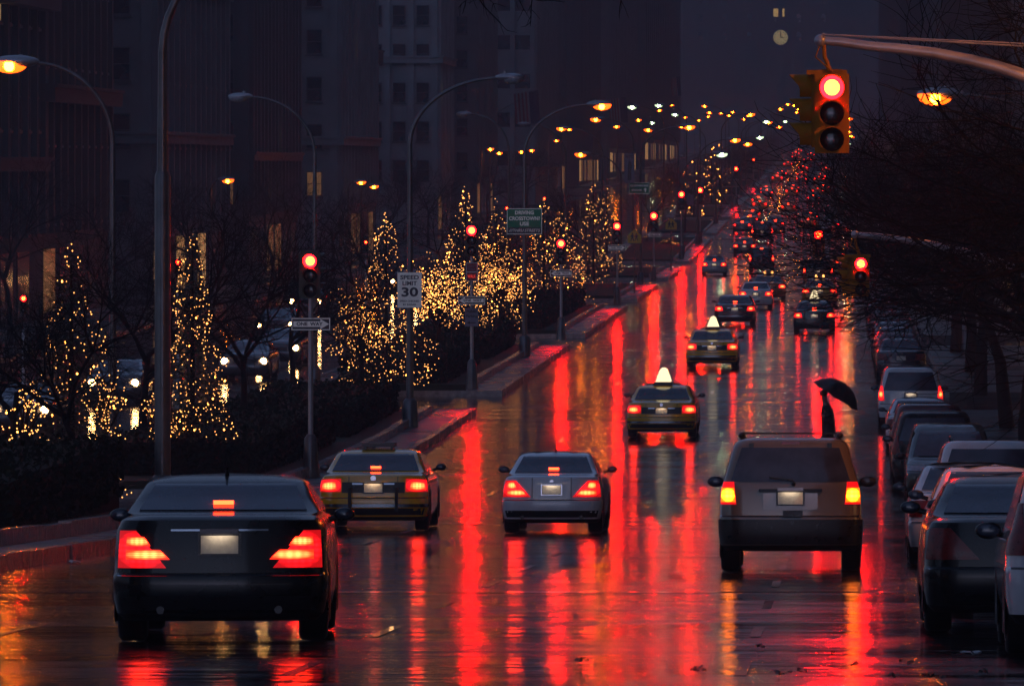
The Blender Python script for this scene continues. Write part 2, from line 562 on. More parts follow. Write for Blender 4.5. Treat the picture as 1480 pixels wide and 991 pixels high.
def body_mesh(sh, belt_i, mk, parent, arches, wr):
    mb = MB(); rings = [sh.ring(r) for r in sh.r]
    n = len(rings[0]); vs = [p for rg in rings for p in rg]; fs = []; ms = []
    for j in range(len(rings) - 1):
        for k in range(n):
            k2 = (k + 1) % n
            fs.append((j * n + k, j * n + k2, (j + 1) * n + k2, (j + 1) * n + k))
            ms.append(1 if j == 0 else 0)
    o = len(mb.v); mb.v.extend(vs); mb.f.extend(fs); mb.m.extend(ms); mb.sm.extend([True] * len(fs))
    mb.f.append(tuple(reversed(range(n)))); mb.m.append(1); mb.sm.append(False)
    top = (len(rings) - 1) * n
    c = sh.r[-1]; mb.v.append((0, (c[1] + c[2]) / 2, c[0] + 0.012)); ci = len(mb.v) - 1
    for k in range(n): mb.f.append((top + k, top + (k + 1) % n, ci)); mb.m.append(0); mb.sm.append(True)
    for ay in arches:            # dark wheel houses on both flanks
        for sx in (-1, 1):
            w = sh.at(0.5)[2]
            pts = [(sx * (w + 0.004), ay + math.cos(t) * (wr + .07), wr + math.sin(t) * (wr + .07)) for t in [PI * q / 14 for q in range(15)]]
            pts += [(sx * (w + 0.004), ay - (wr + .07), .18), (sx * (w + .004), ay + (wr + .07), .18)]
            mb.add(pts, [tuple(range(len(pts)))], 1)
    return mb.build('body', [mk, 'under_black'], parent, sharp=38)

def patch(mb, sh, q, off=0.008, mi=0, n=(8, 3), front=False, depth=0.03):
    """q: four (u, z) corners bl, br, tr, tl laid on the shell"""
    nu, nv = n; vs = []
    for j in range(nv + 1):
        for i in range(nu + 1):
            a = i / nu; b = j / nv
            u = (q[0][0] * (1 - a) + q[1][0] * a) * (1 - b) + (q[3][0] * (1 - a) + q[2][0] * a) * b
            z = (q[0][1] * (1 - a) + q[1][1] * a) * (1 - b) + (q[3][1] * (1 - a) + q[2][1] * a) * b
            vs.append(sh.pt(u, z, off, front))
    N = nu + 1
    fs = [(j * N + i, j * N + i + 1, (j + 1) * N + i + 1, (j + 1) * N + i) for j in range(nv) for i in range(nu)]
    o = len(vs)
    border = [i for i in range(N)] + [j * N + nu for j in range(1, nv + 1)] + [nv * N + i for i in range(nu - 1, -1, -1)] + [j * N for j in range(nv - 1, 0, -1)]
    for bi in border:
        i = bi % N; j = bi // N; a = i / nu; b = j / nv
        u = (q[0][0] * (1 - a) + q[1][0] * a) * (1 - b) + (q[3][0] * (1 - a) + q[2][0] * a) * b
        z = (q[0][1] * (1 - a) + q[1][1] * a) * (1 - b) + (q[3][1] * (1 - a) + q[2][1] * a) * b
        vs.append(sh.pt(u, z, off - depth, front))
    L = len(border)
    for k in range(L):
        fs.append((border[k], o + k, o + (k + 1) % L, border[(k + 1) % L]))
    if front: fs = [tuple(reversed(f)) for f in fs]
    mb.add(vs, fs, mi, True)
def mirror_q(q): return [(-q[1][0], q[1][1]), (-q[0][0], q[0][1]), (-q[3][0], q[3][1]), (-q[2][0], q[2][1])]

def side_patch(mb, sh, pts, sx, off=0.006, mi=0):
    """pts (y, z) polygon laid on the flank"""
    vs = [(sx * (sh.at(z)[2] + off), y, z) for y, z in pts]
    n = len(vs); f = tuple(range(n))
    if sx < 0: f = tuple(reversed(f))
    mb.add(vs, [f], mi)

def sedan_shell(L, H, W, dk, rake=1.0, fr=0.16):
    """dk: height of the boot lid"""
    h = W / 2; g = H - dk
    return Shell([
        (.20, .16, L - .25, h - .10, .24, .05), (.27, .06, L - .12, h - .035, .24, .06), (.40, .015, L - .04, h - .005, .25, .07),
        (.55, .0, L, h, .25, .07), (.60, .01, L - .02, h, .25, .07), (.625, .065, L - .06, h - .006, .25, .07),
        (.78, .075, L - .14, h - .008, .26, .07), (dk - .12, .095, L - .35, h - .025, .27, .07), (dk - .03, .11, L - .70, h - .07, .27, .06),
        (dk, .17, L - .95, h - .12, .27, .05), (dk + .012, .42, L - 1.2, h - .15, .27, .04),
        (dk + .03, .78, L - 1.28, h - .09, .13, .05), (dk + g * .45, .78 + .34 * rake, L - 1.72, h - .165, .13, .05),
        (dk + g * .80, .78 + .62 * rake, L - 2.15, h - .235, .14, .05), (H - .045, .78 + .74 * rake, L - 2.35, h - .275, .18, .05),
        (H - .012, .78 + .90 * rake, L - 2.5, h - .38, .18, .05), (H, .78 + 1.15 * rake, L - 2.7, h - .55, .2, .04)])
def suv_shell(L, H, W, bt=1.02):
    h = W / 2; g = H - bt
    return Shell([
        (.28, .14, L - .25, h - .09, .2, .04), (.36, .03, L - .1, h - .03, .2, .05), (.50, .0, L - .02, h - .005, .22, .05),
        (.70, .0, L, h, .22, .05), (.735, .01, L - .02, h, .22, .05), (.755, .06, L - .06, h - .004, .22, .05),
        (bt - .1, .07, L - .35, h - .012, .2, .05), (bt, .085, L - .9, h - .03, .2, .05), (bt + .03, .09, L - 1.2, h - .045, .2, .05),
        (bt + g * .45, .17, L - 1.6, h - .12, .2, .05), (bt + g * .80, .27, L - 2.05, h - .175, .2, .05),
        (H - .05, .33, L - 2.3, h - .215, .22, .05), (H - .012, .42, L - 2.45, h - .28, .22, .05), (H, .62, L - 2.6, h - .42, .2, .04)])

def add_wheels(root, W, L, wr, ys):
    for y in ys:
        for sx in (-1, 1):
            xo = sx * (W / 2 - .02); xi = sx * (W / 2 - .27)
            mb = MB()
            mb.tube([(xi, y, wr), (xi + sx * .03, y, wr), (xo - sx * .03, y, wr), (xo, y, wr)], [wr - .03, wr, wr, wr - .03], 22)
            t = mb.build('wheel', 'black_rubber', root)
            m2 = MB()
            m2.tube([(xo - sx * .02, y, wr), (xo + sx * .008, y, wr)], [wr * .66, wr * .62], 20)
            m2.tube([(xo + sx * .008, y, wr), (xo + sx * .02, y, wr)], [.07, .05], 10)
            m2.build('rim', 'rim_metal', t)

def mirror_part(root, W, y, z, mk, big=1.0):
    for sx in (-1, 1):
        mb = MB()
        mb.ball((sx * (W / 2 + .09), y, z), .12 * big, .06, .075 * big, 12, 8)
        mb.tube([(sx * (W / 2 - .06), y + .03, z - .05), (sx * (W / 2 + .05), y + .02, z - .02)], .03, 6)
        o = mb.build('door_mirror', mk, root)
        m2 = MB(); m2.ball((sx * (W / 2 + .09), y - .052, z), .095 * big, .014, .055 * big, 12, 6)
        m2.build('mirror_glass', 'car_glass', o)

def vehicle(name, label, cat, X, d, group, kind='sedan', L=4.8, H=1.45, W=1.82, dk=1.05, rake=1.0, paint='paint_black', lamps='std',
            on=True, brake=True, plate=True, wr=.32, rot=0.0, front_on=False, extras=(), bt=1.02, mirrors='black_plastic', mz=.08, dz=0.0):
    slope = math.atan2(gz(d + L) - gz(d), L)
    root = thing(name, label, cat, (X, d, gz(d) + 0.004 + dz), 0, group)
    root.rotation_euler = (slope if abs(rot) < 1 else -slope, 0, rot) if not front_on else (-slope, 0, PI + rot)
    sh = sedan_shell(L, H, W, dk, rake) if kind == 'sedan' else suv_shell(L, H, W, bt)
    h = W / 2
    wy = (.98, L - .88)
    body_mesh(sh, 0, paint, root, wy, wr)
    add_wheels(root, W, L, wr, wy)
    hot = 'tail_hot' if on else 'lamp_dark_red'
    red = 'tail_red' if on else 'lamp_dark_red'
    dim = 'tail_dim' if on else 'lamp_dark_red'
    if lamps == 'amber': hot = 'tail_amber'
    # ---- glass
    if kind == 'sedan':
        zb = dk + .055; zt = H - .075
        wb = sh.at(zb)[2] - .10; wt = sh.at(zt)[2] - .09
        mb = MB(); patch(mb, sh, [(-wb, zb), (wb, zb), (wt, zt), (-wt, zt)], .012, n=(10, 8), depth=.02)
        rw = mb.build('rear_window', 'car_glass', root)
        mb = MB(); patch(mb, sh, [(-wb, zb), (wb, zb), (wt, zt), (-wt, zt)], .012, n=(10, 8), front=True, depth=.02)
        mb.build('windscreen', 'car_glass', root)
        for sx in (-1, 1):
            mb = MB()
            ya = 1.30 + .0 * rake; yb = L - 1.75
            side_patch(mb, sh, [(ya, dk + .06), (yb, dk + .06), (yb - .52, H - .09), (ya + .50 * rake, H - .09)], sx)
            mb.build('side_window', 'car_glass', root)
    else:
        zb = bt + .06; zt = H - .13
        wb = sh.at(zb)[2] - .10; wt = sh.at(zt)[2] - .13
        mb = MB(); patch(mb, sh, [(-wb, zb), (wb, zb), (wt, zt), (-wt, zt)], .010, n=(10, 6), depth=.02)
        rw = mb.build('rear_window', 'car_glass', root)
        mb = MB(); patch(mb, sh, [(-wb, zb), (wb, zb), (wt, zt), (-wt, zt)], .012, n=(10, 6), front=True, depth=.02)
        mb.build('windscreen', 'car_glass', root)
        for sx in (-1, 1):
            mb = MB()
            side_patch(mb, sh, [(.42, bt + .08), (L - 1.65, bt + .08), (L - 2.15, H - .13), (.60, H - .13)], sx)
            mb.build('side_window', 'car_glass', root)
    # ---- tail lamps
    def lamp(outer, hots, mi_out=red, bands=()):
        for sg in (1, -1):
            f = (lambda q: q) if sg > 0 else mirror_q
            mb = MB(); patch(mb, sh, f(outer), .010, n=(8, 4))
            o = mb.build('tail_lamp', mi_out, root)
            for q in hots:
                mb = MB(); patch(mb, sh, f(q), .016, n=(6, 3), depth=.012)
                mb.build('lamp_lens', hot, o)
    zb0 = .64
    if lamps == 'lux':
        lamp([(.47, .67), (h - .02, .67), (h - .03, 1.0), (.74, 1.0)],
             [[(.44, .745), (h - .12, .745), (h - .12, .83), (.53, .83)], [(.61, .865), (h - .12, .865), (h - .13, .945), (.67, .945)]])
    elif lamps == 'std':
        z1 = dk - .30; z2 = dk - .09
        lamp([(h - .42, z1 - .02), (h + .04, z1 - .02), (h + .02, z2), (h - .36, z2)],
             [[(h - .34, z1 + .03), (h - .10, z1 + .03), (h - .12, z2 - .04), (h - .28, z2 - .04)]])
    elif lamps == 'wedge':
        z1 = dk - .36; z2 = dk - .10
        lamp([(h - .52, z1 - .01), (h + .03, z1 - .01), (h - .02, z2 + .02), (h - .25, z2 + .02)],
             [[(h - .45, z1 + .02), (h - .10, z1 + .02), (h - .10, z1 + .11), (h - .36, z1 + .11)], [(h - .27, z1 + .14), (h - .10, z1 + .14), (h - .11, z2 - .01), (h - .22, z2 - .01)]])
    elif lamps == 'crown':
        z1 = dk - .31; z2 = dk - .08
        lamp([(h - .40, z1), (h + .06, z1), (h + .04, z2 - .02), (h - .40, z2)],
             [[(h - .33, z1 + .03), (h - .02, z1 + .03), (h - .06, z1 + .15), (h - .30, z1 + .18)]])
    elif lamps == 'amber':
        lamp([(h - .23, .90), (h + .02, .90), (h - .02, 1.20), (h - .20, 1.20)],
             [[(h - .22, .93), (h + .0, .93), (h - .01, 1.12), (h - .20, 1.12)]], 'tail_dim')
    elif lamps == 'tall':
        lamp([(h - .18, .85), (h + .12, .85), (h + .04, 1.28), (h - .12, 1.28)], [] if not on else
             [[(h - .14, .95), (h + .02, .95), (h + .0, 1.12), (h - .12, 1.12)]])
    # ---- plate
    zp = {'sedan': dk - .245, 'suv': .98}[kind]
    if plate:
        y = sh.pt(0, zp).y
        mb = MB(); mb.box(-.165, .165, y - .022, y + .02, zp - .08, zp + .08)
        p = mb.build('number_plate', 'plate', root)
        mb = MB()
        for (x0, x1, z0, z1) in ((-.19, .19, .082, .098), (-.19, .19, -.098, -.082), (-.19, -.168, -.082, .082), (.168, .19, -.082, .082)):
            mb.box(x0, x1, y - .026, y + .02, zp + z0, zp + z1)
        mb.build('plate_frame', 'chrome' if 'badge' in extras else 'black_plastic', p)
        if on:
            mb = MB()
            mb.box(-.10, .10, y - .085, y - .065, zp + .118, zp + .128)
            mb.build('plate_lamp', 'plate_lamp', p)
            mb = MB(); mb.box(-.17, .17, y - .11, y + .02, zp + .1285, zp + .14); mb.box(-.17, .17, y - .118, y - .1105, zp + .10, zp + .14)
            mb.build('lamp_hood', paint, p)
    # ---- bumper join and boot seam
    mb = MB()
    if kind == 'sedan':
        patch(mb, sh, [(-h + .02, .60), (h - .02, .60), (h - .02, .618), (-h + .02, .618)], .006, n=(20, 1), depth=.01)
    else:
        patch(mb, sh, [(-h + .02, .735), (h - .02, .735), (h - .02, .752), (-h + .02, .752)], .006, n=(20, 1), depth=.01)
    mb.build('bumper_trim', 'chrome' if 'chromeline' in extras else 'black_plastic', root)
    if 'chromeline' in extras:
        mb = MB(); patch(mb, sh, [(-.43, dk - .125), (.43, dk - .125), (.43, dk - .108), (-.43, dk - .108)], .012, n=(10, 1)); mb.build('boot_strip', 'chrome', root)
    if 'lowbumper' in extras:
        mb = MB(); patch(mb, sh, [(-h + .08, .30), (h - .08, .30), (h - .04, .42), (-h + .04, .42)], .006, n=(16, 2)); mb.build('lower_bumper', 'black_plastic', root)
    if 'suvlow' in extras:
        mb = MB(); patch(mb, sh, [(-h - .1, .37), (h + .1, .37), (h + .1, .70), (-h - .1, .70)], .012, n=(20, 4)); mb.build('bumper', 'black_plastic', root)
        mb = MB(); patch(mb, sh, [(-.42, 1.075 - .01), (.42, 1.075 - .01), (.42, 1.115 - .01), (-.42, 1.115 - .01)], .03, n=(10, 1), depth=.05); mb.build('handle_bar', 'black_plastic', root)
        mb = MB()
        y = sh.pt(0, zp).y
        mb.box(-.36, .36, y - .008, y + .03, zp - .15, zp + .07); mb.build('plate_recess', 'paint_beige', root)
        mb = MB()
        for sx in (-1, 1):
            mb.tube([(sx * .62, .75, H - .02), (sx * .66, .8, H + .05), (sx * .66, 1.5, H + .075), (sx * .66, 2.6, H + .05), (sx * .63, 2.7, H - .03)], .02, 6)
            mb.ball((sx * .655, .78, H + .03), .05, .07, .045, 8, 6)
        mb.tube([(-.66, 1.0, H + .06), (.66, 1.0, H + .06)], .014, 6)
        mb.build('roof_rack', 'black_plastic', root)
        mb = MB()
        zw = zb - .0
        mb.tube([(.04, sh.pt(0, zb + .02).y - .03, zb + .02), (-.28, sh.pt(0, zb + .05).y - .03, zb + .06)], .012, 5)
        mb.ball((.04, sh.pt(0, zb - .03).y - .02, zb - .03), .03, .03, .03, 8, 6)
        mb.build('wiper', 'black_plastic', rw)
        for x in (-.52, .52):
            mb = MB(); y = sh.pt(x, H - .1).y; mb.box(x - .03, x + .03, y - .03, y + .03, H - .15, H - .07); mb.build('hinge', 'black_plastic', root)
        mb = MB(); y = sh.pt(0, H - .06).y; mb.box(-.12, .12, y - .02, y + .05, H - .085, H - .045); mb.build('brake_light', 'lamp_dark_red', root)
        mb = MB(); mb.box(-.10, .16, -.02, .1, .74, .82); mb.build('tow_cover', 'black_plastic', root)
    if 'roofrails' in extras:
        mb = MB()
        for sx in (-1, 1): mb.tube([(sx * .6, .8, H - .02), (sx * .62, .9, H + .05), (sx * .62, 2.5, H + .05), (sx * .6, 2.6, H - .02)], .02, 6)
        mb.build('roof_rack', 'black_plastic', root)
    if brake and on and 'suvlow' not in extras:
        if kind == 'sedan':
            zz = dk + .10; y = sh.pt(0, zz).y
            mb = MB(); mb.box(-.09, .09, y - .018, y + .01, zz - .0, zz + .035); mb.build('brake_light', 'brake_bar', root)
        else:
            zz = H - .07; y = sh.pt(0, zz).y
            mb = MB(); mb.box(-.10, .10, y - .03, y + .02, zz - .02, zz + .015); mb.build('brake_light', 'brake_bar', root)
    if kind == 'sedan' and d < 250 and paint != 'paint_black' and on:
        for sx in (-1, 1):
            u_ = sx * (h - .545)
            mb = MB(); patch(mb, sh, [(u_ - .005, .635), (u_ + .005, .635), (u_ + .005, dk - .03), (u_ - .005, dk - .03)], .004, n=(1, 6), depth=.01); mb.build('panel_gap', 'under_black', root)
    if 'antenna' in extras:
        mb = MB(); mb.tube([(0, 1.75, H - .01), (0, 1.72, H + .05), (0, 1.6, H + .13)], [.02, .012, .003], 6); mb.build('antenna', 'black_plastic', root)
    if 'badge' in extras:
        mb = MB(); y = sh.pt(0, dk - .17).y; mb.cyl((0, y - .012, dk - .10), (0, -1, 0), .035, .008, 14); mb.build('badge', 'chrome', root)
    if 'exhaust' in extras:
        for sx in (-1, 1):
            mb = MB(); mb.tube([(sx * .52, .3, .30), (sx * .52, .04, .30)], .035, 12); mb.build('exhaust_pipe', 'black_plastic', root)
    if 'headrests' in extras:
        pass
    if 'guards' in extras:
        for sx in (-1, 1):
            mb = MB(); x = sx * .42
            mb.box(x - .028, x + .028, -.06, -.005, .36, .80); mb.box(x - .028, x + .028, -.03, .09, .73, .80)
            mb.build('bumper_guard', 'black_rubber', root)
    if 'crownrear' in extras:
        mb = MB(); patch(mb, sh, [(-h - .1, .44), (h + .1, .44), (h + .1, .50), (-h - .1, .50)], .014, n=(20, 2), depth=.02); mb.build('bumper_strip', 'chrome', root)
        mb = MB(); patch(mb, sh, [(-h + .42, dk - .33), (h - .42, dk - .33), (h - .42, dk - .14), (-h + .42, dk - .14)], .007, n=(12, 2)); mb.build('applique', 'black_plastic', root)
        mb = MB(); patch(mb, sh, [(-.38, dk - .185), (.38, dk - .185), (.38, dk - .155), (-.38, dk - .155)], .012, n=(12, 2)); mb.build('boot_strip', 'chrome', root)
        mb = MB(); mb.cyl((0, .06, dk - .07), (0, -1, 0), .05, .006, 14); mb.build('emblem', 'chrome', root)
    if 'spare' in extras:
        mb = MB(); mb.tube([(0, .05, .95), (0, -.17, .95)], [.34, .33], 20); w_ = mb.build('spare_wheel', 'black_rubber', root)
        mb = MB(); mb.tube([(0, -.17, .95), (0, -.2, .95)], [.24, .2], 16); mb.build('spare_cover', 'paint_grey', w_)
    if 'taxibox' in extras:
        y = 1.75
        mb = MB(); mb.box(-.30, .30, y, y + .75, H + .05, H + .12); mb.box(-.26, -.22, y + .1, y + .6, H - .02, H + .05); mb.box(.22, .26, y + .1, y + .6, H - .02, H + .05)
        mb.build('roof_sign', 'black_plastic', root)
        mb = MB(); patch(mb, sh, [(-.1, H - .05), (.1, H - .05), (.1, H - .05), (-.1, H - .05)], 0, n=(1, 1))
    if 'taxicone' in extras:
        y = 1.7
        mb = MB(); mb.box(-.27, .27, y - .03, y + 1.15, H - .01, H + .085)
        for sx in (-1, 1): mb.box(sx * .45 - .03, sx * .45 + .03, y + .2, y + .9, H - .03, H + .03)
        mb.box(-.45, .45, y + .4, y + .5, H + .0, H + .035)
        rs = mb.build('roof_sign', 'black_plastic', root)
        mb = MB(); mb.prism([(-.22, H + .09), (.22, H + .09), (.10, H + .42), (.05, H + .46), (-.05, H + .46), (-.10, H + .42)], y, y + 1.1)
        mb.build('sign_panel', 'taxi_sign', rs)
    if 'taxilights' in extras:
        mb = MB(); mb.box(-.3, .3, 1.7, 1.95, H, H + .06); rs = mb.build('roof_sign', 'black_plastic', root)
        for x in (-.2, .2):
            mb = MB(); mb.ball((x, 1.8, H + .13), .08, .08, .08, 8, 6); mb.build('sign_lamp', 'bulb', rs)
    # ---- front end
    zf = .66 if kind == 'sedan' else .80
    for sg in (1, -1):
        q = [(h - .42, zf), (h + .05, zf), (h - .02, zf + .15), (h - .38, zf + .13)]
        mb = MB(); patch(mb, sh, q if sg > 0 else mirror_q(q), .010, n=(6, 3), front=True)
        o = mb.build('headlight', 'lamp_clear', root)
        if front_on:
            p = sh.pt(sg * (h - .22), zf + .07, .02, True)
            mb = MB(); mb.ball(p, .115, .04, .115, 12, 8); mb.build('headlight_bulb', 'headlamp', o)
    mb = MB(); patch(mb, sh, [(-.4, zf - .02), (.4, zf - .02), (.4, zf + .10), (-.4, zf + .10)], .008, n=(6, 2), front=True); mb.build('grille', 'black_plastic', root)
    mirror_part(root, W, (L - 1.95) if kind == 'sedan' else L - 1.9, (dk + mz) if kind == 'sedan' else bt + .04, mirrors, .84 if kind == 'sedan' else 1.0)
    return root

CARS = 'cars driving away down the wet avenue'
TAXI = 'yellow taxis driving down the wet avenue'
PARK = 'cars parked along the right kerb'
vehicle('sedan_car', 'large black sedan with chrome boot strip and bright wedge brake lamps, at lower left', 'car', -5.46, 55.0, CARS, rot=.058,
        H=1.48, L=5.0, W=1.90, dk=1.12, paint='paint_black', lamps='lux', extras=('chromeline', 'exhaust', 'antenna', 'lowbumper', 'darkframe'), wr=.33, mz=-.02)
vehicle('taxi_cab', 'yellow taxi with two black bumper guards and flat dark roof sign beside the black sedan', 'taxi', -8.35, 112, TAXI, rot=.02,
        H=1.46, L=5.3, W=1.97, dk=1.03, paint='paint_taxi', lamps='crown', extras=('guards', 'crownrear', 'taxibox', 'lowbumper'), wr=.34)
vehicle('sedan_car', 'silver sedan with lit wedge brake lamps in the middle lane right of the guarded taxi', 'car', -5.05, 110, CARS,
        H=1.44, L=4.6, W=1.78, dk=1.03, paint='paint_silver', lamps='wedge', extras=('badge', 'exhaust', 'lowbumper', 'antenna'), wr=.32)
vehicle('sport_utility_car', 'beige boxy sport utility with roof rack, dark rear window and amber glowing tail lamps', 'car', -0.62, 82.5, CARS,
        kind='suv', H=1.78, L=4.6, W=1.90, bt=1.14, paint='paint_beige', lamps='amber', extras=('suvlow',), wr=.38)
vehicle('taxi_cab', 'yellow taxi with a lit peaked roof sign, nearest of the taxis showing such a sign', 'taxi', -4.97, 176, TAXI,
        H=1.46, L=5.3, W=1.97, dk=1.03, paint='paint_taxi', lamps='crown', brake=False, extras=('crownrear', 'taxicone', 'lowbumper'), wr=.34)
vehicle('taxi_cab', 'orange-yellow taxi with a lit peaked roof sign directly ahead of another such taxi', 'taxi', -4.75, 236, TAXI,
        H=1.46, L=5.3, W=1.97, dk=1.03, paint='paint_taxi', lamps='crown', brake=False, extras=('crownrear', 'taxicone', 'lowbumper'), wr=.34)
vehicle('sedan_car', 'dark brown full-size sedan with red brake lamps ahead of the orange-yellow taxi', 'car', -4.9, 298, CARS,
        H=1.45, L=5.2, W=1.95, dk=1.03, paint='paint_maroon', lamps='std', extras=('crownrear',))
vehicle('sedan_car', 'silver sedan with brake lamps on just beyond the dark brown sedan', 'car', -4.35, 332, CARS,
        H=1.45, L=4.6, W=1.8, dk=1.03, paint='paint_silver', lamps='std')
vehicle('taxi_cab', 'yellow taxi with two small round roof lights partly hidden behind a silver sedan', 'taxi', -3.9, 352, TAXI,
        H=1.46, L=5.3, W=1.97, dk=1.03, paint='paint_orange', lamps='crown', brake=False, extras=('taxilights',))
vehicle('sedan_car', 'small silver car hugging the median kerb with red brake lamps', 'car', -8.5, 430, CARS,
        H=1.42, L=4.3, W=1.72, dk=1.0, paint='paint_silver', lamps='std')
vehicle('sport_utility_car', 'dark sport utility with a spare wheel on its tailgate', 'car', -5.35, 440, CARS,
        kind='suv', H=1.8, L=4.2, W=1.78, bt=1.1, paint='paint_black', lamps='tall', extras=('spare',))
vehicle('sedan_car', 'dark red sedan beyond the small silver car by the median', 'car', -7.45, 500, CARS,
        H=1.45, L=4.8, W=1.82, dk=1.03, paint='paint_maroon', lamps='std')
vehicle('sport_utility_car', 'black van-like car with high brake bar at the head of the left lane', 'car', -6.6, 548, CARS,
        kind='suv', H=1.85, L=4.8, W=1.9, bt=1.1, paint='paint_black', lamps='tall')
vehicle('taxi_cab', 'taxi with round roof lights at the back of a close pair in the right lane', 'taxi', -1.2, 392, TAXI,
        kind='suv', H=1.75, L=5.0, W=1.9, bt=1.1, paint='paint_orange', lamps='tall', extras=('taxilights',))
vehicle('taxi_cab', 'taxi in the right lane with peaked roof sign, half veiled by bare branches', 'taxi', -.95, 340, TAXI,
        H=1.46, L=5.3, W=1.95, dk=1.03, paint='paint_taxi', lamps='crown', extras=('taxilights',))
vehicle('taxi_cab', 'dark green cab with small lit peaked sign and only faint body under the branches', 'taxi', -1.05, 285, TAXI,
        H=1.46, L=5.2, W=1.92, dk=1.03, paint='paint_green', lamps='std', extras=('taxicone',))

# parked row, right kerb
def parked(label, X, d, **k):
    nm = 'parked_suv' if k.get('kind') == 'suv' else 'parked_car'
    return vehicle(nm, label, 'car', X, d, PARK, on=k.pop('on', False), **k)
parked('silver hatchback with tall dark tail lamps cut by the right edge of the photo', 2.30, 51.5, kind='suv', H=1.62, L=4.3, W=1.80, bt=.98, paint='paint_silver', lamps='tall')
parked('black parked sedan with big unlit tail lamps and chrome strip', 1.72, 57.5, H=1.45, L=4.8, W=1.84, dk=1.06, paint='paint_black', lamps='wedge', extras=('chromeline', 'darkframe'))
parked('blue-grey parked sedan just ahead of the black parked sedan', 2.05, 64.5, H=1.42, L=4.7, W=1.78, dk=1.0, paint='paint_blue')
parked('pale silver-blue parked sedan second ahead of the black parked sedan', 1.95, 75, H=1.45, L=4.5, W=1.76, dk=1.0, paint='paint_silver')
parked('small white-silver parked car whose mirror pokes out left of the row', 1.85, 86, H=1.43, L=4.3, W=1.74, dk=1.0, paint='paint_silver', lamps='std')
parked('silver parked wagon with roof rails and wide black rear window', 2.4, 96, kind='suv', H=1.72, L=4.7, W=1.86, bt=1.05, paint='paint_silver', lamps='tall', extras=('roofrails',))
parked('dark people carrier parked nose towards the viewer with clear headlights', 2.35, 133, kind='suv', H=1.72, L=4.6, W=1.85, bt=1.02, paint='paint_green', lamps='tall', front_on=False, rot=PI)
parked('black parked sport utility with pale roof edge beyond the people carrier', 2.2, 140, kind='suv', H=1.8, L=4.8, W=1.92, bt=1.1, paint='paint_black', lamps='tall')
parked('dark parked pickup-like wagon with low tan roof in the middle of the row', 2.25, 152, kind='suv', H=1.72, L=4.8, W=1.9, bt=1.05, paint='paint_maroon', lamps='tall')
parked('pale parked sedan with blue-white rear window close behind the wagon with red lit lamps', 2.2, 166, H=1.45, L=4.6, W=1.8, dk=1.02, paint='paint_silver')
parked('parked silver sport utility with small red lamps lit, farthest clear one of the row', 2.15, 182, kind='suv', H=1.8, L=4.7, W=1.9, bt=1.08, paint='paint_silver', lamps='tall', on=True, brake=False)
for i, d in enumerate((224, 232, 240, 248, 256, 284, 293, 302)):
    parked('dark car parked far down the right kerb under the trees', 2.3, d, H=1.45, L=4.6, W=1.8, dk=1.02, paint=('paint_navy', 'paint_black', 'paint_grey')[i % 3])

# oncoming cars beyond the median
ONC = 'oncoming cars on the far roadway'
for lab, x, d in (('oncoming car with two white headlights at the far left edge', 28, 178), ('oncoming car whose headlight shines between the two tall lit cones', 163, 200),
                  ('oncoming car with bright headlights just right of the tall lit cone tree', 352, 222), ('oncoming car with dazzling headlights left of the near one way sign', 400, 238),
                  ('oncoming car seen small through the trees left of the one way pole', 398, 272), ('oncoming car behind the near one way signal pole', 441, 318),
                  ('oncoming car behind the speed limit post', 584, 372)):
    vehicle('oncoming_car', lab, 'car', X_at(x, d), d + 4.6, ONC, L=4.6, front_on=True, on=False, brake=False, plate=False, paint='paint_grey')

# far traffic: one light model, copied
def far_model(lab, paint, hot):
    r = thing('distant_car', lab, 'car', (0, 0, 0), 0, 'far queue of cars with red lamps')
    sh = sedan_shell(4.6, 1.5, 1.8, 1.03)
    body_mesh(sh, 0, paint, r, (), .3)
    for sx in (-1, 1):
        mb = MB(); mb.ball((sx * .68, .06, .84), .09, .05, .07, 8, 6); mb.build('tail_lamp', hot, r)
    mb = MB(); mb.box(-.12, .12, .85, .92, 1.14, 1.19); mb.build('brake_light', 'brake_bar', r)
    for sx in (-1, 1):
        for y in (.95, 3.7):
            mb = MB(); mb.tube([(sx * .7, y, .31), (sx * .88, y, .31)], .31, 10); mb.build('wheel', 'black_rubber', r)
    return r
LABF = 'distant car with lit red tail lamps in the far queue'
protoA = far_model(LABF, 'paint_grey', 'far_tail'); protoB = far_model(LABF, 'paint_taxi', 'far_tail')
used = [False, False]
def put_far(X, d):
    k = R.randrange(2)
    o = (protoA, protoB)[k]
    if used[k]: o = copy_tree(o)
    used[k] = True
    o.location = (X, d, gz(d))
    o.rotation_euler = (math.atan(0.01), 0, 0)
for lane, X in enumerate((-8.9, -5.6, -2.4, .4)):
    d = 585 + lane * 7 if X < 0 else 420
    while d < (1480 if X < -4 else 1250):
        if not (X > 0 and d > 620): put_far(X + R.uniform(-.5, .5), d)
        d += R.choice((30, 60, 95, 120)) if d < 1000 else R.choice((80, 120, 150))

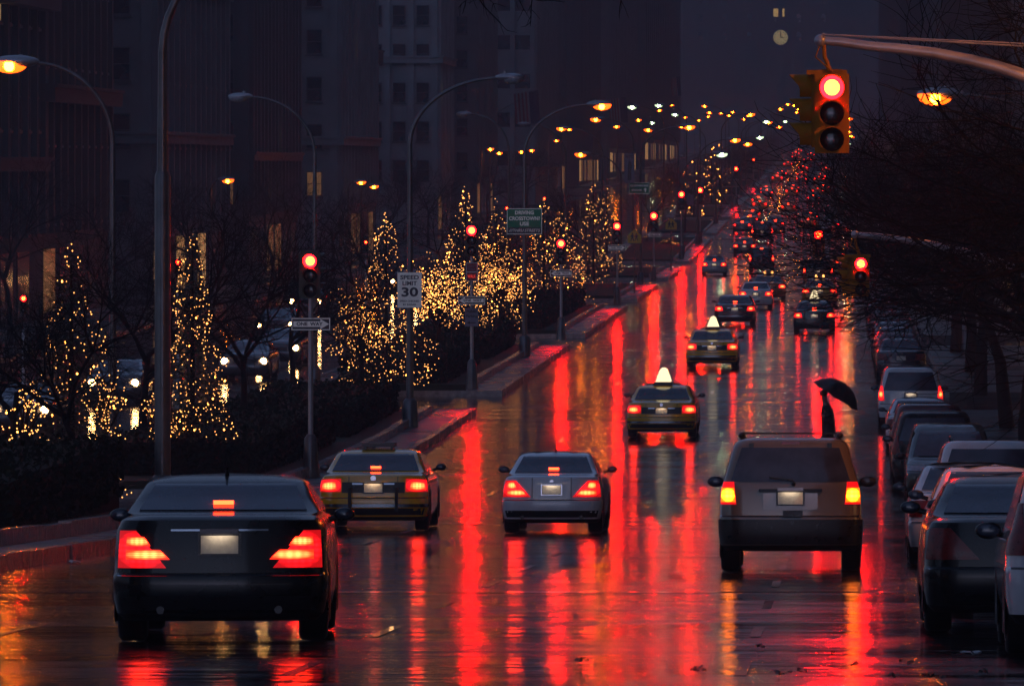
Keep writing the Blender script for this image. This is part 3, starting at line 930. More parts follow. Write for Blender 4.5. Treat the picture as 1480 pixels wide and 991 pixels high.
# ------------------------------------------------------------------ street lamps
def street_lamp(label, X, d, H=10.0, reach=2.6, side=1, lit='sodium', thick=.10, group=None, tone='pole_metal', base_w=None, bend=2.0, head=1.0):
    if lit and lit != 'sodium_strong': head *= 1.2
    z0 = gz(d) + .15
    r = thing('street_lamp', label, 'street lamp', (X, d, z0), 0, group)
    mb = MB(); mb.tube([(0, 0, 0), (0, 0, .08), (0, 0, .75), (0, 0, .85)], [thick * 2.3, thick * 2.1, thick * 1.9, thick * 1.2], 8, smooth=False); mb.build('base', tone, r)
    mb = MB()
    if base_w:
        mb.tube([(0, 0, .8), (0, 0, 6.3), (0, 0, 6.4)], [base_w, base_w, thick * .9], 10)
        mb.tube([(0, 0, 6.4), (0, 0, H - bend)], [thick * .8, thick * .62], 8)
    else:
        mb.tube([(0, 0, .8), (0, 0, H - bend)], [thick, thick * .62], 8)
    mb.build('pole', tone, r)
    pts = []
    for i in range(13):
        t = i / 12; a = t * PI / 2
        pts.append((side * reach * (1 - math.cos(a)) ** 1.0, 0, H - bend + (bend - .05) * math.sin(a)))
    mb = MB(); mb.tube(pts, [thick * (.60 - .25 * i / 12) for i in range(13)], 8); mb.build('arm', tone, r)
    x = side * (reach + .28 * head)
    mb = MB(); mb.ball((x, 0, H - .02), .42 * head, .17 * head, .11 * head, 14, 8)
    mb.cyl((x - side * .12, 0, H + .07), (0, 0, 1), .05, .08, 8)
    h = mb.build('lamp_head', 'pole_silver', r)
    mb = MB(); mb.ball((x + side * .10 * head, 0, H - .06), .31 * head, .17 * head, .18 * head, 12, 8, v0=.45)
    g_ = mb.build('lamp_glass', lit + '_bowl' if lit else 'lamp_clear', h)
    if lit:
        mb = MB(); mb.ball((x + side * .10 * head, -.04 * head, H - .10), .15 * head, .15 * head, .13 * head, 10, 6, v0=.4)
        mb.build('lamp_bulb', lit, g_)
    return r

street_lamp('lit street lamp beyond the right edge shining on the mast arm', 7.6, 79, H=9.3, side=-1, reach=2.0, lit='sodium_strong')
MP = -12.35; MP2 = -17.45
def dat(x, X): return F * X / (x - VX)
street_lamp('tall dark lamp post with thick lower shaft, its arm leaving the top edge', MP, 114, H=11.0, reach=3.0, lit=None, thick=.13, base_w=.15, bend=2.4)
street_lamp('unlit lamp post carrying the speed limit sign, pale head pointing right', MP, 180, H=10.15, lit=None, thick=.11)
street_lamp('lit orange lamp post holding the green crosstown sign', MP, 246, lit='sodium', thick=.11)
street_lamp('lit orange lamp post beside the two yellow school crossing signs', MP, 391, lit='sodium', thick=.11)
street_lamp('lit orange lamp post at the far left, head near the left edge, arm pointing left', MP2, 150, H=9.9, side=-1, reach=1.95, head=1.15)
street_lamp('unlit pale-headed lamp pointing left above the dark stone facades', MP2, 208, H=9.9, side=-1, reach=2.2, lit=None)
street_lamp('unlit thin lamp pointing left, just left of the large flag', MP2, 331, H=10.3, side=-1, lit=None, reach=2.1)
street_lamp('unlit small lamp pointing left below the large flag', MP2, 400, H=10.2, side=-1, lit=None, reach=2.4)
street_lamp('small lit lamp pointing left behind the flag', MP2, 463, H=10.2, side=-1)
street_lamp('lit orange lamp on the right sidewalk beyond the hanging signal, arm from the right edge', 5.35, 130, H=8.5, side=-1, reach=2.85, head=1.0)
FARL = 'far lamps along the avenue'
k = 0
y = 480
while y < 1500:
    for X, side in ((MP, 1), (MP2, -1), (4.3, -1), (-33.9, 1)):
        if X < -30 and y < 850: continue
        if X > 0 and y > 1300: continue
        lit = 'mercury' if R.random() < .28 else 'sodium'
        street_lamp('far street lamp with a greenish white light' if lit == 'mercury' else 'far street lamp with an orange light', X + R.uniform(-.5, .5), y + R.uniform(-26, 26), H=R.uniform(8.0, 12.0), side=side, lit=lit, thick=.12, group=FARL, head=1.3)
    y += 62 if y < 800 else 85
for lab, x, yy in (('lone orange lamp glowing behind the dark branches left of the near signal', 305, 260), ('left one of two small orange lamps beyond the bare trees', 503, 263),
                   ('right one of two small orange lamps beyond the bare trees', 522, 269), ('small orange lamp left of two close lamps above the lit cone trees', 695, 215),
                   ('small orange lamp second from left above the lit cone trees', 708, 221), ('small orange lamp right above the green crosstown sign', 741, 219),
                   ('tiny orange lamp beside the lamp above the crosstown sign', 756, 217), ('small orange lamp beneath the large flag', 793, 203),
                   ('tiny orange lamp up by the foot of the large flag', 812, 187), ('small orange lamp left of the far flag', 878, 172)):
    X = -33.9; d = dat(x, X); H = Z_at(yy, d) - gz(d) - .15 + .06
    street_lamp(lab, X + (-.0), d, H=max(4, H), side=1, reach=.5, bend=.6, lit='sodium', group='lamps on the far sidewalk', head=.9)

# ------------------------------------------------------------------ traffic signals
def signal_head(root, x, y, z, lens=.105, dark=False, side_face=0, mk='signal_yellow'):
    """three lenses, red on top; facing -Y, or sideways when side_face is -1 / 1"""
    s = lens / .115; hs = 2.16 * lens
    hd = bpy.data.objects.new('signal_housing', None)
    mb = MB(); mb.box(-.15 * s, .15 * s, -.0, .2 * s, -3 * hs, 0)
    mb.box(-.165 * s, .165 * s, -.012, .0, -3 * hs - .01, .01)
    mb.box(-.1 * s, .1 * s, .03, .17 * s, 0, .05 * s)
    for k in (1, 2): mb.box(-.155 * s, .155 * s, -.016, .205 * s, -k * hs - .006, -k * hs + .006)
    h = mb.build('signal_housing', mk, root, (x, y, z))
    if side_face: h.rotation_euler = (0, 0, -PI / 2 if side_face < 0 else PI / 2)
    for k in range(3):
        zc = -hs * (k + .5)
        mb = MB(); n = 14; vs = []; fs = []
        L = .24 * s
        for i in range(n + 1):
            a = -.30 * PI + 1.6 * PI * i / n
            for rr, yy in ((lens * 1.12, -.013), (lens * 1.12, -L * (.55 + .45 * max(0, math.sin(a)))), (lens * 1.02, -L * (.55 + .45 * max(0, math.sin(a)))), (lens * 1.02, -.013)):
                vs.append((math.cos(a) * rr, yy, zc + math.sin(a) * rr))
        for i in range(n):
            for q in range(3): fs.append((i * 4 + q, i * 4 + q + 1, i * 4 + 5 + q, i * 4 + 4 + q))
        mb.add(vs, [tuple(reversed(f)) for f in fs], 0, True)
        mb.build('visor', mk, h)
        lit = (k == 0 and not dark)
        mb = MB(); mb.ball((0, -.014, zc), lens, .035, lens, 16, 8)
        le = mb.build('lens', 'signal_red' if lit else 'signal_dark', h)
        if lit:
            mb = MB(); mb.ball((0, -.034, zc), lens * .68, .03, lens * .68, 14, 8); mb.build('lamp_core', 'signal_hot', le)
    return h

def pole_signal(label, X, d, zl, ped=False, lens=.15, second=None, hgt_base=.9, group='red signals on posts along the median', X2=None):
    """post on the median with one head; zl: height of the red lens in world z"""
    z0 = gz(d) + .17
    r = thing('traffic_signal', label, 'traffic signal', (X, d, z0), 0, group)
    H = zl - z0
    mb = MB(); mb.tube([(0, 0, 0), (0, 0, .25), (0, 0, hgt_base), (0, 0, hgt_base + .1)], [.22, .19, .15, .085], 8, smooth=False); mb.build('base', 'pole_metal', r)
    mb = MB(); mb.tube([(0, 0, hgt_base), (0, 0, H - .75)], [.062, .058], 12); mb.build('pole', 'pole_silver', r)
    signal_head(r, 0, -.1, H + lens * 1.08, lens, mk='signal_olive')
    if second: signal_head(r, 0, .25, H + lens * 1.08, lens, True, second, mk='signal_olive')
    if ped:
        mb = MB(); mb.box(-.20, .20, -.12, .06, H - 1.72, H - 1.08); 
        mb.box(-.03, .03, .0, .08, H - 1.2, H - .7)
        b = mb.build('pedestrian_signal', 'pole_silver', r)
        mb = MB(); mb.box(-.17, .17, -.126, -.12, H - 1.38, H - 1.11); mb.build('upper_screen', 'sign_red', b)
        mb = MB(); mb.box(-.17, .17, -.126, -.12, H - 1.69, H - 1.42); mb.build('lower_screen', 'sign_red', b)
        text("DON'T", .09, 'sign_grey', b, (0, -.13, H - 1.21), .28, bold=.003); text('WALK', .09, 'sign_grey', b, (0, -.13, H - 1.31), .28, bold=.003)
        text('WALK', .15, 'walk_red', b, (0, -.13, H - 1.555), .28, bold=.003)
    return r
pole_signal('red signal on the nearest silver post, above the one way sign pointing right', MP, dat(449, MP), Z_at(377, dat(449, MP)), second=1, lens=.16)
pole_signal('red signal above the pedestrian box and the public parking sign', MP, dat(682, MP), Z_at(333, dat(682, MP)), ped=True, lens=.16)
pole_signal('red signal in front of lit cone trees above a one way sign pointing left', -11.9, dat(811, -11.9), Z_at(352, dat(811, -11.9)), lens=.165)
pole_signal('red signal left of the lower yellow crossing sign', -11.8, dat(892, -11.8), Z_at(327, dat(892, -11.8)), lens=.18)
pole_signal('red signal between the two yellow crossing signs', -11.8, dat(945, -11.8), Z_at(312, dat(945, -11.8)), lens=.21)
pole_signal('left one of two close red signals under the brown sign', -12.1, dat(985, -12.1), Z_at(281, dat(985, -12.1)), lens=.22)
pole_signal('right one of two close red signals under the brown sign', -11.9, dat(1012, -11.9), Z_at(275, dat(1012, -11.9)), lens=.22)
pole_signal('small red signal high up left of the hanging signal', -11.9, dat(1064, -11.9), Z_at(244, dat(1064, -11.9)), lens=.2)
pole_signal('tiny red signal near the far end of the median', -12.0, dat(1047, -12.0) * 1.35, Z_at(231, dat(1047, -12.0) * 1.35), lens=.13)
for lab, x, yy, X in (('small red signal at the far left edge among the bare branches', 35, 431, -20.5), ('small red signal hanging at the top left of the tall lit cone tree', 258, 379, -20.5),
                      ('small red signal behind the speed limit sign lights', 529, 350, -20.5), ('small red signal left of the green crosstown sign', 733, 301, -19.2), ('small red signal behind the crosstown sign lights', 787, 287, -19)):
    d = dat(x, X); pole_signal(lab, X, d, Z_at(yy, d), lens=.07, group='small red signals beyond the median')

# mast arm signals on the right
def mast_signal(label, X0, d, pts, zhead, xh, lens=.15, side=True, guy=None):
    """pts: arm path (x, z) world from tip to the post; the post stands on the right sidewalk"""
    z0 = gz(d) + .15
    r = thing('mast_signal', label, 'traffic signal', (X0, d, z0), 0, 'red signals hanging from mast arms')
    P = [(x - X0, 0, z - z0) for x, z in pts]
    zt = P[-1][2]
    mb = MB(); mb.tube([(0, 0, 0), (0, 0, .9), (0, 0, 1.0)], [.3, .26, .15], 8, smooth=False); mb.build('base', 'pole_metal', r)
    mb = MB(); mb.tube([(0, 0, .9), (0, 0, zt + .6)], [.14, .10], 12); mb.build('pole', 'pole_metal', r)
    mb = MB(); n = len(P); mb.tube(P, [.055 + .055 * i / (n - 1) for i in range(n)], 12)
    mb.ball((P[0][0], 0, P[0][2]), .085, .085, .085, 10, 8); mb.build('arm', 'pole_silver', r)
    if guy:
        mb = MB()
        for (a, b) in guy: mb.tube([(a[0] - X0, 0, a[1] - z0), (b[0] - X0, 0, b[1] - z0)], .012, 5)
        mb.build('guy_wire', 'pole_silver', r)
    xa = xh - X0; zh = zhead - z0
    # hanger
    zarm = P[0][2]
    mb = MB(); mb.tube([(xa - .05, 0, zarm - .02), (xa - .04, 0, zarm - .22), (xa, 0, zarm - .30), (xa + .02, 0, zh + .04)], .028, 8)
    mb.tube([(xa - .1, -.02, zarm - .05), (xa - .16, -.04, zarm - .22), (xa - .02, -.06, zarm - .34), (xa + .07, -.04, zarm - .42), (xa + .03, 0, zh + .1)], .012, 6)
    mb.box(xa - .28, xa + .26, -.02, .22, zh, zh + .06); mb.build('hanger', 'signal_yellow', r)
    signal_head(r, xa + .06, -.05, zh, lens)
    if side:
        signal_head(r, xa - .20, .28, zh, lens * .93, True, -1)
    return r
d = 83.0
arm = [(1186, 59), (1215, 61), (1255, 67), (1300, 71), (1350, 77), (1400, 87), (1440, 97), (1480, 110), (1530, 133), (1560, 150), (1580, 175)]
mast_signal('large yellow signal with red lens lit hanging from the orange-lit arm at top right', X_at(1580, d), d,
            [(X_at(x, d), Z_at(y, d)) for x, y in arm], Z_at(108, d), X_at(1196, d), lens=.16,
            guy=[((X_at(1188, d), Z_at(50, d)), (X_at(1600, d), Z_at(69, d))), ((X_at(1188, d), Z_at(50, d)), (X_at(1600, d), Z_at(71, d) - .03))])
d = 128.0
arm = [(1236, 339), (1262, 341), (1300, 345), (1350, 354), (1400, 366), (1440, 378), (1480, 394), (1500, 410)]
mast_signal('red signal hanging from the curved lower arm in the right-hand branches', X_at(1500, d), d,
            [(X_at(x, d), Z_at(y, d)) for x, y in arm], Z_at(372, d), X_at(1240, d), lens=.122, side=True)
d = 248.0
arm = [(1182, 318), (1230, 322), (1300, 330), (1400, 345)]
mast_signal('red signal over the right lane seen through branches, left of the lower arm', X_at(1400, d), d,
            [(X_at(x, d), Z_at(y, d)) for x, y in arm], Z_at(332, d), X_at(1181, d), lens=.17, side=False)
d = 345.0
arm = [(1211, 308), (1240, 310), (1300, 318)]
mast_signal('faint small red signal farther off behind the right-hand branches', X_at(1300, d), d,
            [(X_at(x, d), Z_at(y, d)) for x, y in arm], Z_at(318, d), X_at(1210, d), lens=.12, side=False)

# ------------------------------------------------------------------ signs
def sign(name, label, X, d, zc, w_, h_, face, edge, lines, shape=None, post=False, group=None):
    y = d - .16
    r = thing(name, label, 'sign', (X, y, zc), 0, group)
    r.rotation_euler = (-.05, 0, 0)
    mb = MB()
    if shape: mb.prism(shape, 0, .006)
    else: mb.box(-w_ / 2, w_ / 2, 0, .006, -h_ / 2, h_ / 2)
    pn = mb.build('panel', face, r)
    if edge:
        mb = MB(); t = .022; e = .012
        for (a, b, c_, d_) in ((-w_ / 2 + e, w_ / 2 - e, h_ / 2 - e - t, h_ / 2 - e), (-w_ / 2 + e, w_ / 2 - e, -h_ / 2 + e, -h_ / 2 + e + t),
                               (-w_ / 2 + e, -w_ / 2 + e + t, -h_ / 2 + e + t, h_ / 2 - e - t), (w_ / 2 - e - t, w_ / 2 - e, -h_ / 2 + e + t, h_ / 2 - e - t)):
            mb.box(a, b, -.003, -.0005, c_, d_)
        mb.build('border', edge, pn)
    mb = MB(); mb.box(-.03, .03, .006, .10, -.05, .05); mb.build('bracket', 'pole_metal', r)
    for (s, size, mk, z, wid, sh_) in lines: text(s, size, mk, pn, (0, -.004, z), wid, sh_, bold=size * .03)
    return r, pn
def one_way(label, x, yy, w_, X, right, d=None):
    d = d or dat(x, X)
    r, pn = sign('one_way_sign', label, X, d, Z_at(yy, d), w_, w_ * .33, 'sign_black', 'sign_white' , [], group='one way signs')
    s = w_ / .91; sg = 1 if right else -1
    pts = [(-.40, -.065), (.22, -.065), (.22, -.115), (.42, 0), (.22, .115), (.22, .065), (-.40, .065)]
    pts = [(sg * a * s, b * s) for a, b in pts]
    if not right: pts = pts[::-1]
    mb = MB(); mb.prism(pts, -.003, -.0005); mb.build('arrow', 'sign_white', pn)
    t = text('ONE  WAY', .11 * s, 'sign_black', pn, (sg * -.03 * s, -.006, 0), .60 * s, bold=.004)
    return r
one_way('one way sign pointing right on the nearest silver post', 450, 468, .93, MP + .02, True)
one_way('one way sign pointing left above the public parking sign', 682, 434, .93, MP + .02, False)
one_way('small one way sign pointing left before the lit cone trees', 811, 395, .95, -11.9, False)
one_way('small one way sign pointing right left of the lower yellow crossing sign', 889, 358, .95, -11.8, True, dat(892, -11.8))
one_way('tiny one way sign pointing left between the yellow crossing signs', 947, 339, .95, -11.8, False, dat(945, -11.8))
d = dat(682, MP)
r, pn = sign('parking_sign', 'grey public parking sign with left arrow under a one way sign', MP, d, Z_at(458, d), .46, .62, 'sign_grey', None,
     [('Public', .13, 'sign_black', .19, .36, 0), ('Parking', .12, 'sign_black', .03, .38, 0)])
mb = MB(); mb.prism([(-.15, -.19), (-.06, -.25), (-.06, -.205), (.14, -.205), (.14, -.175), (-.06, -.175), (-.06, -.13)], -.004, -.0005); mb.build('arrow', 'sign_black', pn)
d = 180.0
sign('speed_sign', 'speed limit 30 sign with small radar notice below the number', MP + .0, d, Z_at(419, d), .70, 1.02, 'sign_white', None,
     [('SPEED', .165, 'sign_black', .36, .54, 0), ('LIMIT', .165, 'sign_black', .19, .42, 0), ('30', .36, 'sign_black', -.07, .48, 0),
      ('SPEED CHECKED', .07, 'sign_black', -.32, .56, 0), ('BY RADAR', .07, 'sign_black', -.42, .38, 0)])
d = 246.0
r, pn = sign('direction_sign', 'green sign reading driving crosstown use thru streets on a lamp post', MP, d, Z_at(320, d), 1.40, 1.04, 'sign_green', 'sign_white',
     [('DRIVING', .20, 'sign_white', .34, .74, 0), ('CROSSTOWN?', .20, 'sign_white', .11, 1.22, 0), ('USE', .20, 'sign_white', -.10, .36, 0)])
mb = MB(); mb.box(-.67, .67, -.006, -.0035, -.485, -.235); bd = mb.build('lower_band', 'sign_black', pn)
text('///THRU STREETS', .16, 'sign_white', bd, (0, -.008, -.36), 1.22, .25)
d = dat(925, MP)
r, pn = sign('direction_sign', 'small green sign reading Queensboro Bridge with up arrow', MP - .05, d, Z_at(272, d), 1.30, .72, 'sign_green', 'sign_white',
     [('QUEENSBORO', .15, 'sign_white', .15, 1.1, 0)])
text('BRIDGE', .15, 'sign_white', pn, (-.15, -.004, -.12), .62, bold=.004)
mb = MB(); mb.prism([(.36, -.24), (.42, -.24), (.42, -.10), (.50, -.10), (.39, .02), (.28, -.10), (.36, -.10)], -.004, -.0005); mb.build('arrow', 'sign_white', pn)
d = dat(985, -12.1)
sign('street_sign', 'brown street name plate above the close pair of red signals', -11.6, d, Z_at(259, d), 1.2, .5, 'sign_brown', 'sign_grey', [])
sign('street_sign', 'small grey notice plate under the brown plate between the red signals', -11.4, d, Z_at(289, d), .5, .8, 'sign_grey', None, [])
PENT = [(-.38, -.36), (.38, -.36), (.38, .06), (0, .42), (-.38, .06)]
def walker(mb, x, z, s, flip=1):
    mb.tube([(x, -.004, z + .17 * s), (x, -.008, z + .17 * s)], .045 * s, 10)
    mb.prism([(x - .05 * s, z - .06 * s), (x + .05 * s, z - .06 * s), (x + .06 * s, z + .11 * s), (x - .06 * s, z + .11 * s)], -.006, -.001)
    mb.prism([(x - .01 * s, z - .05 * s), (x + .05 * s, z - .05 * s), (x + .11 * s, z - .25 * s), (x + .06 * s, z - .25 * s)], -.006, -.001)
    mb.prism([(x - .05 * s, z - .05 * s), (x + .01 * s, z - .05 * s), (x - .06 * s, z - .25 * s), (x - .11 * s, z - .25 * s)], -.0065, -.001)
    mb.prism([(x + .05 * s, z + .10 * s), (x + .13 * s, z - .01 * s), (x + .10 * s, z - .03 * s), (x + .03 * s, z + .05 * s)], -.0055, -.001)
    mb.prism([(x - .05 * s, z + .10 * s), (x - .03 * s, z + .05 * s), (x - .10 * s, z - .03 * s), (x - .13 * s, z - .01 * s)], -.0055, -.001)
def school(label, x, yy, w_, X):
    d = dat(x, X); zc = Z_at(yy, d); k = w_ / .76
    z0 = gz(d) + .17
    r = thing('crossing_sign', label, 'sign', (X, d, z0), 0, 'yellow school crossing signs')
    r.rotation_euler = (-.04, 0, 0)
    mb = MB(); mb.tube([(0, 0, 0), (0, 0, zc - z0 + .3)], .045, 8); mb.build('post', 'pole_metal', r)
    mb = MB(); mb.prism([(a * k, zc - z0 + b * k) for a, b in PENT], -.06, -.05); pn = mb.build('panel', 'sign_yellow', r)
    mb = MB(); walker(mb, -.12, .0, 1.0); walker(mb, .10, -.0, .92)
    for i, v in enumerate(mb.v): mb.v[i] = (v[0] * k, v[1] * 1 - .055 - .002, v[2] * k + zc - z0)
    mb.build('walking_figures', 'sign_black', pn)
    return r
school('yellow school crossing sign, lower and nearer one', 917, 342, .80, -11.9)
school('yellow school crossing sign, higher and farther one', 970, 324, .80, -11.7)
d = dat(910, -12.9)
r, pn = sign('street_banner', 'tall pale NYC banner hanging on the third lamp post', -12.9, d, Z_at(243, d), .62, 1.85, 'sign_grey', None, [('NYC', .26, 'sign_black', .70, .5, 0)])
mb = MB(); mb.tube([(0, .01, -.93), (0, .01, .93)], .018, 6); mb.build('banner_rod', 'pole_metal', r)
mb = MB(); mb.prism([(-.12, -.75), (.12, -.75), (.10, -.2), (.16, .1), (.06, .42), (-.05, .42), (-.1, .1)], -.004, -.0005); mb.build('print', 'sign_black', pn)

# ------------------------------------------------------------------ pedestrian
d = 163.0
PX = X_at(1197, d) ; PZ = gz(d)
def skinned(name, verts, edges, radii, mk, parent, sub=2, root=0):
    me = bpy.data.meshes.new(name)
    me.from_pydata(verts, edges, [])
    o = bpy.data.objects.new(name, me); COL.objects.link(o)
    sk = o.modifiers.new('s', 'SKIN')
    for i, rr in enumerate(radii):
        me.skin_vertices[0].data[i].radius = (rr, rr) if not isinstance(rr, tuple) else rr
        me.skin_vertices[0].data[i].use_root = (i == root)
    sb = o.modifiers.new('b', 'SUBSURF'); sb.levels = sub; sb.render_levels = sub
    bpy.context.view_layer.update()
    dg = bpy.context.evaluated_depsgraph_get()
    m2 = bpy.data.meshes.new_from_object(o.evaluated_get(dg))
    for mod in list(o.modifiers): o.modifiers.remove(mod)
    o.data = m2; m2.materials.clear(); m2.materials.append(M[mk])
    m2.polygons.foreach_set('use_smooth', [True] * len(m2.polygons))
    if parent: o.parent = parent
    return o
# striding towards the left (-X), leaning into the rain, right hand up on the umbrella shaft
pv = [(0, 0, .92), (-.02, 0, 1.12), (-.05, 0, 1.34), (-.08, 0, 1.47), (-.11, 0, 1.56), (-.13, 0, 1.68),
      (.02, -.09, .88), (-.12, -.10, .50), (-.10, -.10, .10), (-.25, -.10, .04),
      (.0, .09, .88), (.08, .10, .50), (.34, .10, .16), (.24, .10, .03),
      (-.06, -.19, 1.38), (.06, -.22, 1.16), (-.12, -.20, 1.10), (-.20, -.19, 1.14),
      (-.06, .19, 1.38), (.10, .22, 1.13), (.02, .2, .90), (-.0, .2, .82)]
pe = [(0, 1), (1, 2), (2, 3), (3, 4), (4, 5), (0, 6), (6, 7), (7, 8), (8, 9), (0, 10), (10, 11), (11, 12), (12, 13), (2, 14), (14, 15), (15, 16), (16, 17), (2, 18), (18, 19), (19, 20), (20, 21)]
pr = [.13, .13, .14, .06, .075, .085, .095, .065, .05, .04, .095, .065, .05, .04, .07, .05, .042, .035, .07, .05, .042, .035]
person = skinned('person', pv, pe, pr, 'skin', None)
person.location = (PX, d, PZ + .01)
tag(person, 'person in a long dark coat striding left across the wet avenue under an umbrella', 'person')
cv = [(.02, 0, .60), (.0, 0, .95), (-.03, 0, 1.18), (-.05, 0, 1.38), (-.06, -.19, 1.38), (.06, -.22, 1.15), (-.10, -.205, 1.09), (-.06, .19, 1.38), (.10, .22, 1.12), (.03, .205, .92)]
ce = [(0, 1), (1, 2), (2, 3), (3, 4), (4, 5), (5, 6), (3, 7), (7, 8), (8, 9)]
skinned('coat', cv, ce, [(.21, .21), .19, .18, .17, .10, .075, .06, .10, .075, .06], 'coat_black', person, root=1)
skinned('trousers', [(0, 0, .9), (.02, -.09, .86), (-.12, -.10, .50), (-.10, -.10, .12), (.0, .09, .86), (.08, .10, .50), (.33, .10, .18)], [(0, 1), (1, 2), (2, 3), (0, 4), (4, 5), (5, 6)],
        [.15, .115, .085, .07, .115, .085, .07], 'coat_black', person)
mb = MB(); mb.ball((-.115, 0, 1.70), .105, .10, .10, 12, 8); mb.build('hair', 'hair', person)
mb = MB(); mb.ball((-.235, 0, 1.655), .02, .015, .025, 8, 6); mb.build('nose', 'skin', person)
mb = MB()
for k in range(4):
    mb.tube([(-.19, -.19, 1.135 + k * .022), (-.235, -.205, 1.13 + k * .022), (-.235, -.175, 1.13 + k * .022), (-.21, -.165, 1.13 + k * .022)], [.010, .010, .009, .008], 6)
mb.tube([(-.18, -.18, 1.13), (-.20, -.155, 1.15), (-.225, -.16, 1.165)], .010, 6)
mb.build('fingers', 'skin', person)
u = thing('umbrella', 'large open black umbrella tilted back over the crossing person', 'umbrella', (PX - .215, d - .185, PZ + 1.02), 0)
u.rotation_euler = (0, math.radians(33), 0); u.scale = (1.18, 1.18, 1.18)
mb = MB(); mb.tube([(0, 0, -.06), (0, 0, 1.02)], .009, 6); mb.tube([(0, 0, .0), (0, 0, -.1), (.03, 0, -.13), (.06, 0, -.1)], .014, 6); mb.build('shaft', 'pole_metal', u)
mb = MB(); n = 8; RR = .62
rows = [(0.0, .98), (.16, .965), (.33, .90), (.48, .79), (RR, .62)]
vs = [(0, 0, .985)]; seg = 32
for rr, z in rows[1:]:
    for i in range(seg):
        a = 2 * PI * i / seg
        sc_ = 1 - .05 * abs(math.sin(a * n / 2 + PI / 2)) * (rr / RR) - 0
        vs.append((rr * math.cos(a) * sc_, rr * math.sin(a) * sc_, z + .03 * (abs(math.sin(a * n / 2)) - .5) * (rr / RR)))
fs = [(0, 1 + i, 1 + (i + 1) % seg) for i in range(seg)]
for j in range(len(rows) - 2):
    for i in range(seg):
        fs.append((1 + j * seg + i, 1 + (j + 1) * seg + i, 1 + (j + 1) * seg + (i + 1) % seg, 1 + j * seg + (i + 1) % seg))
mb.add(vs, fs, 0, True); mb.build('canopy', 'umbrella_cloth', u)
for k in range(n):
    a = 2 * PI * (k + 0) / n
    mb = MB(); mb.tube([(0, 0, .96), (.33 * math.cos(a), .33 * math.sin(a), .87), (.60 * math.cos(a), .60 * math.sin(a), .60)], .004, 4); mb.build('rib', 'pole_metal', u)

# ------------------------------------------------------------------ trees, hedges
def bare_mesh(seed, H=11.0, spread=1.0, trunk_r=.16, levels=5):
    rr = random.Random(seed); t = MB(); c = MB()
    def grow(p, dirv, ln, r, lv, mb):
        n = 4 if lv < 2 else 3
        pts = [p]; q = Vector(p); dv = Vector(dirv)
        for i in range(n):
            dv = (dv + Vector((rr.uniform(-1, 1), rr.uniform(-1, 1), rr.uniform(-.5, .7))) * (.16 + .05 * lv)).normalized()
            q = q + dv * ln / n; pts.append(q.copy())
        rad = [r * (1 - .55 * i / n) for i in range(n + 1)]
        mb.tube(pts, rad, 7 if lv == 0 else (5 if lv < 3 else 3), cap=False)
        if lv >= levels: return
        k = 4 if lv == 0 else rr.choice((3, 4, 4)) if lv < 4 else 3
        for i in range(k):
            f = rr.uniform(.35, 1.0) if lv else rr.uniform(.72, 1.0)
            idx = f * n; a = int(min(n - 1, idx)); pp = Vector(pts[a]).lerp(Vector(pts[a + 1]), idx - a)
            az = rr.uniform(0, 2 * PI); tilt = rr.uniform(.45, 1.05)
            base = dv; o = base.orthogonal().normalized(); o2 = base.cross(o)
            nd = base * math.cos(tilt) + (o * math.cos(az) + o2 * math.sin(az)) * math.sin(tilt) * spread
            if lv >= 2: nd.z -= .12
            nd.normalize()
            grow(pp, nd, ln * rr.uniform(.58, .8), max(.0065, r * .52), lv + 1, c)
        if lv: grow(pts[-1], dv, ln * .7, max(.0065, r * .45), lv + 1, c)
    grow(Vector((0, 0, 0)), (0, 0, 1), H * .30, trunk_r, 0, t)
    def mk(m, nm):
        me = bpy.data.meshes.new(nm); me.from_pydata(m.v, [], m.f); me.materials.append(M['bark'])
        me.polygons.foreach_set('use_smooth', m.sm); me.update(); return me
    return mk(t, 'trunk'), mk(c, 'crown')
BT = [bare_mesh(s, 11, 1.0) for s in (3, 11, 29)]
def bare_tree(label, X, d, k, sc_=1.0, rz=0.0, group=None, sz=None):
    r = thing('bare_tree', label, 'tree', (X, d, gz(d) + .15), rz, group)
    for nm, me in zip(('trunk', 'crown'), BT[k % 3]):
        o = bpy.data.objects.new(nm, me); COL.objects.link(o); o.parent = r
        o.scale = (sc_, sc_, sz or sc_)
    return r
GM = 'bare trees in the median'; GR = 'bare trees on the right sidewalk'
for i, (lab, x, X, s_) in enumerate((
    ('bare tree whose dark trunk crosses the left lit cone tree', 118, -14.2, .62), ('bare tree with dark limbs at the far left edge', 18, -16.5, .7),
    ('bare tree spreading behind the thick dark lamp post', 205, -16.8, .85), ('bare tree right of the tall lit cone, left of the near signal', 352, -15.5, .8),
    ('bare tree with dark limbs behind the near one way sign', 425, -16.8, .8), ('bare tree behind the speed limit post', 548, -17, .8),
    ('bare tree over the dense lit tree', 640, -17, .75), ('bare tree behind the green crosstown sign', 742, -17, .75),
    ('bare tree behind the small one way signs', 850, -16.8, .8), ('bare tree behind the yellow crossing signs', 935, -16.5, .8))):
    bare_tree(lab, X, dat(x, X), i, s_, R.uniform(0, 6), GM)
for i in range(8):
    bare_tree('small bare tree far along the median', -15 + R.uniform(-1.5, 1.5), 590 + i * 95 + R.uniform(-9, 9), i, .85, R.uniform(0, 6), 'far bare trees of the median')
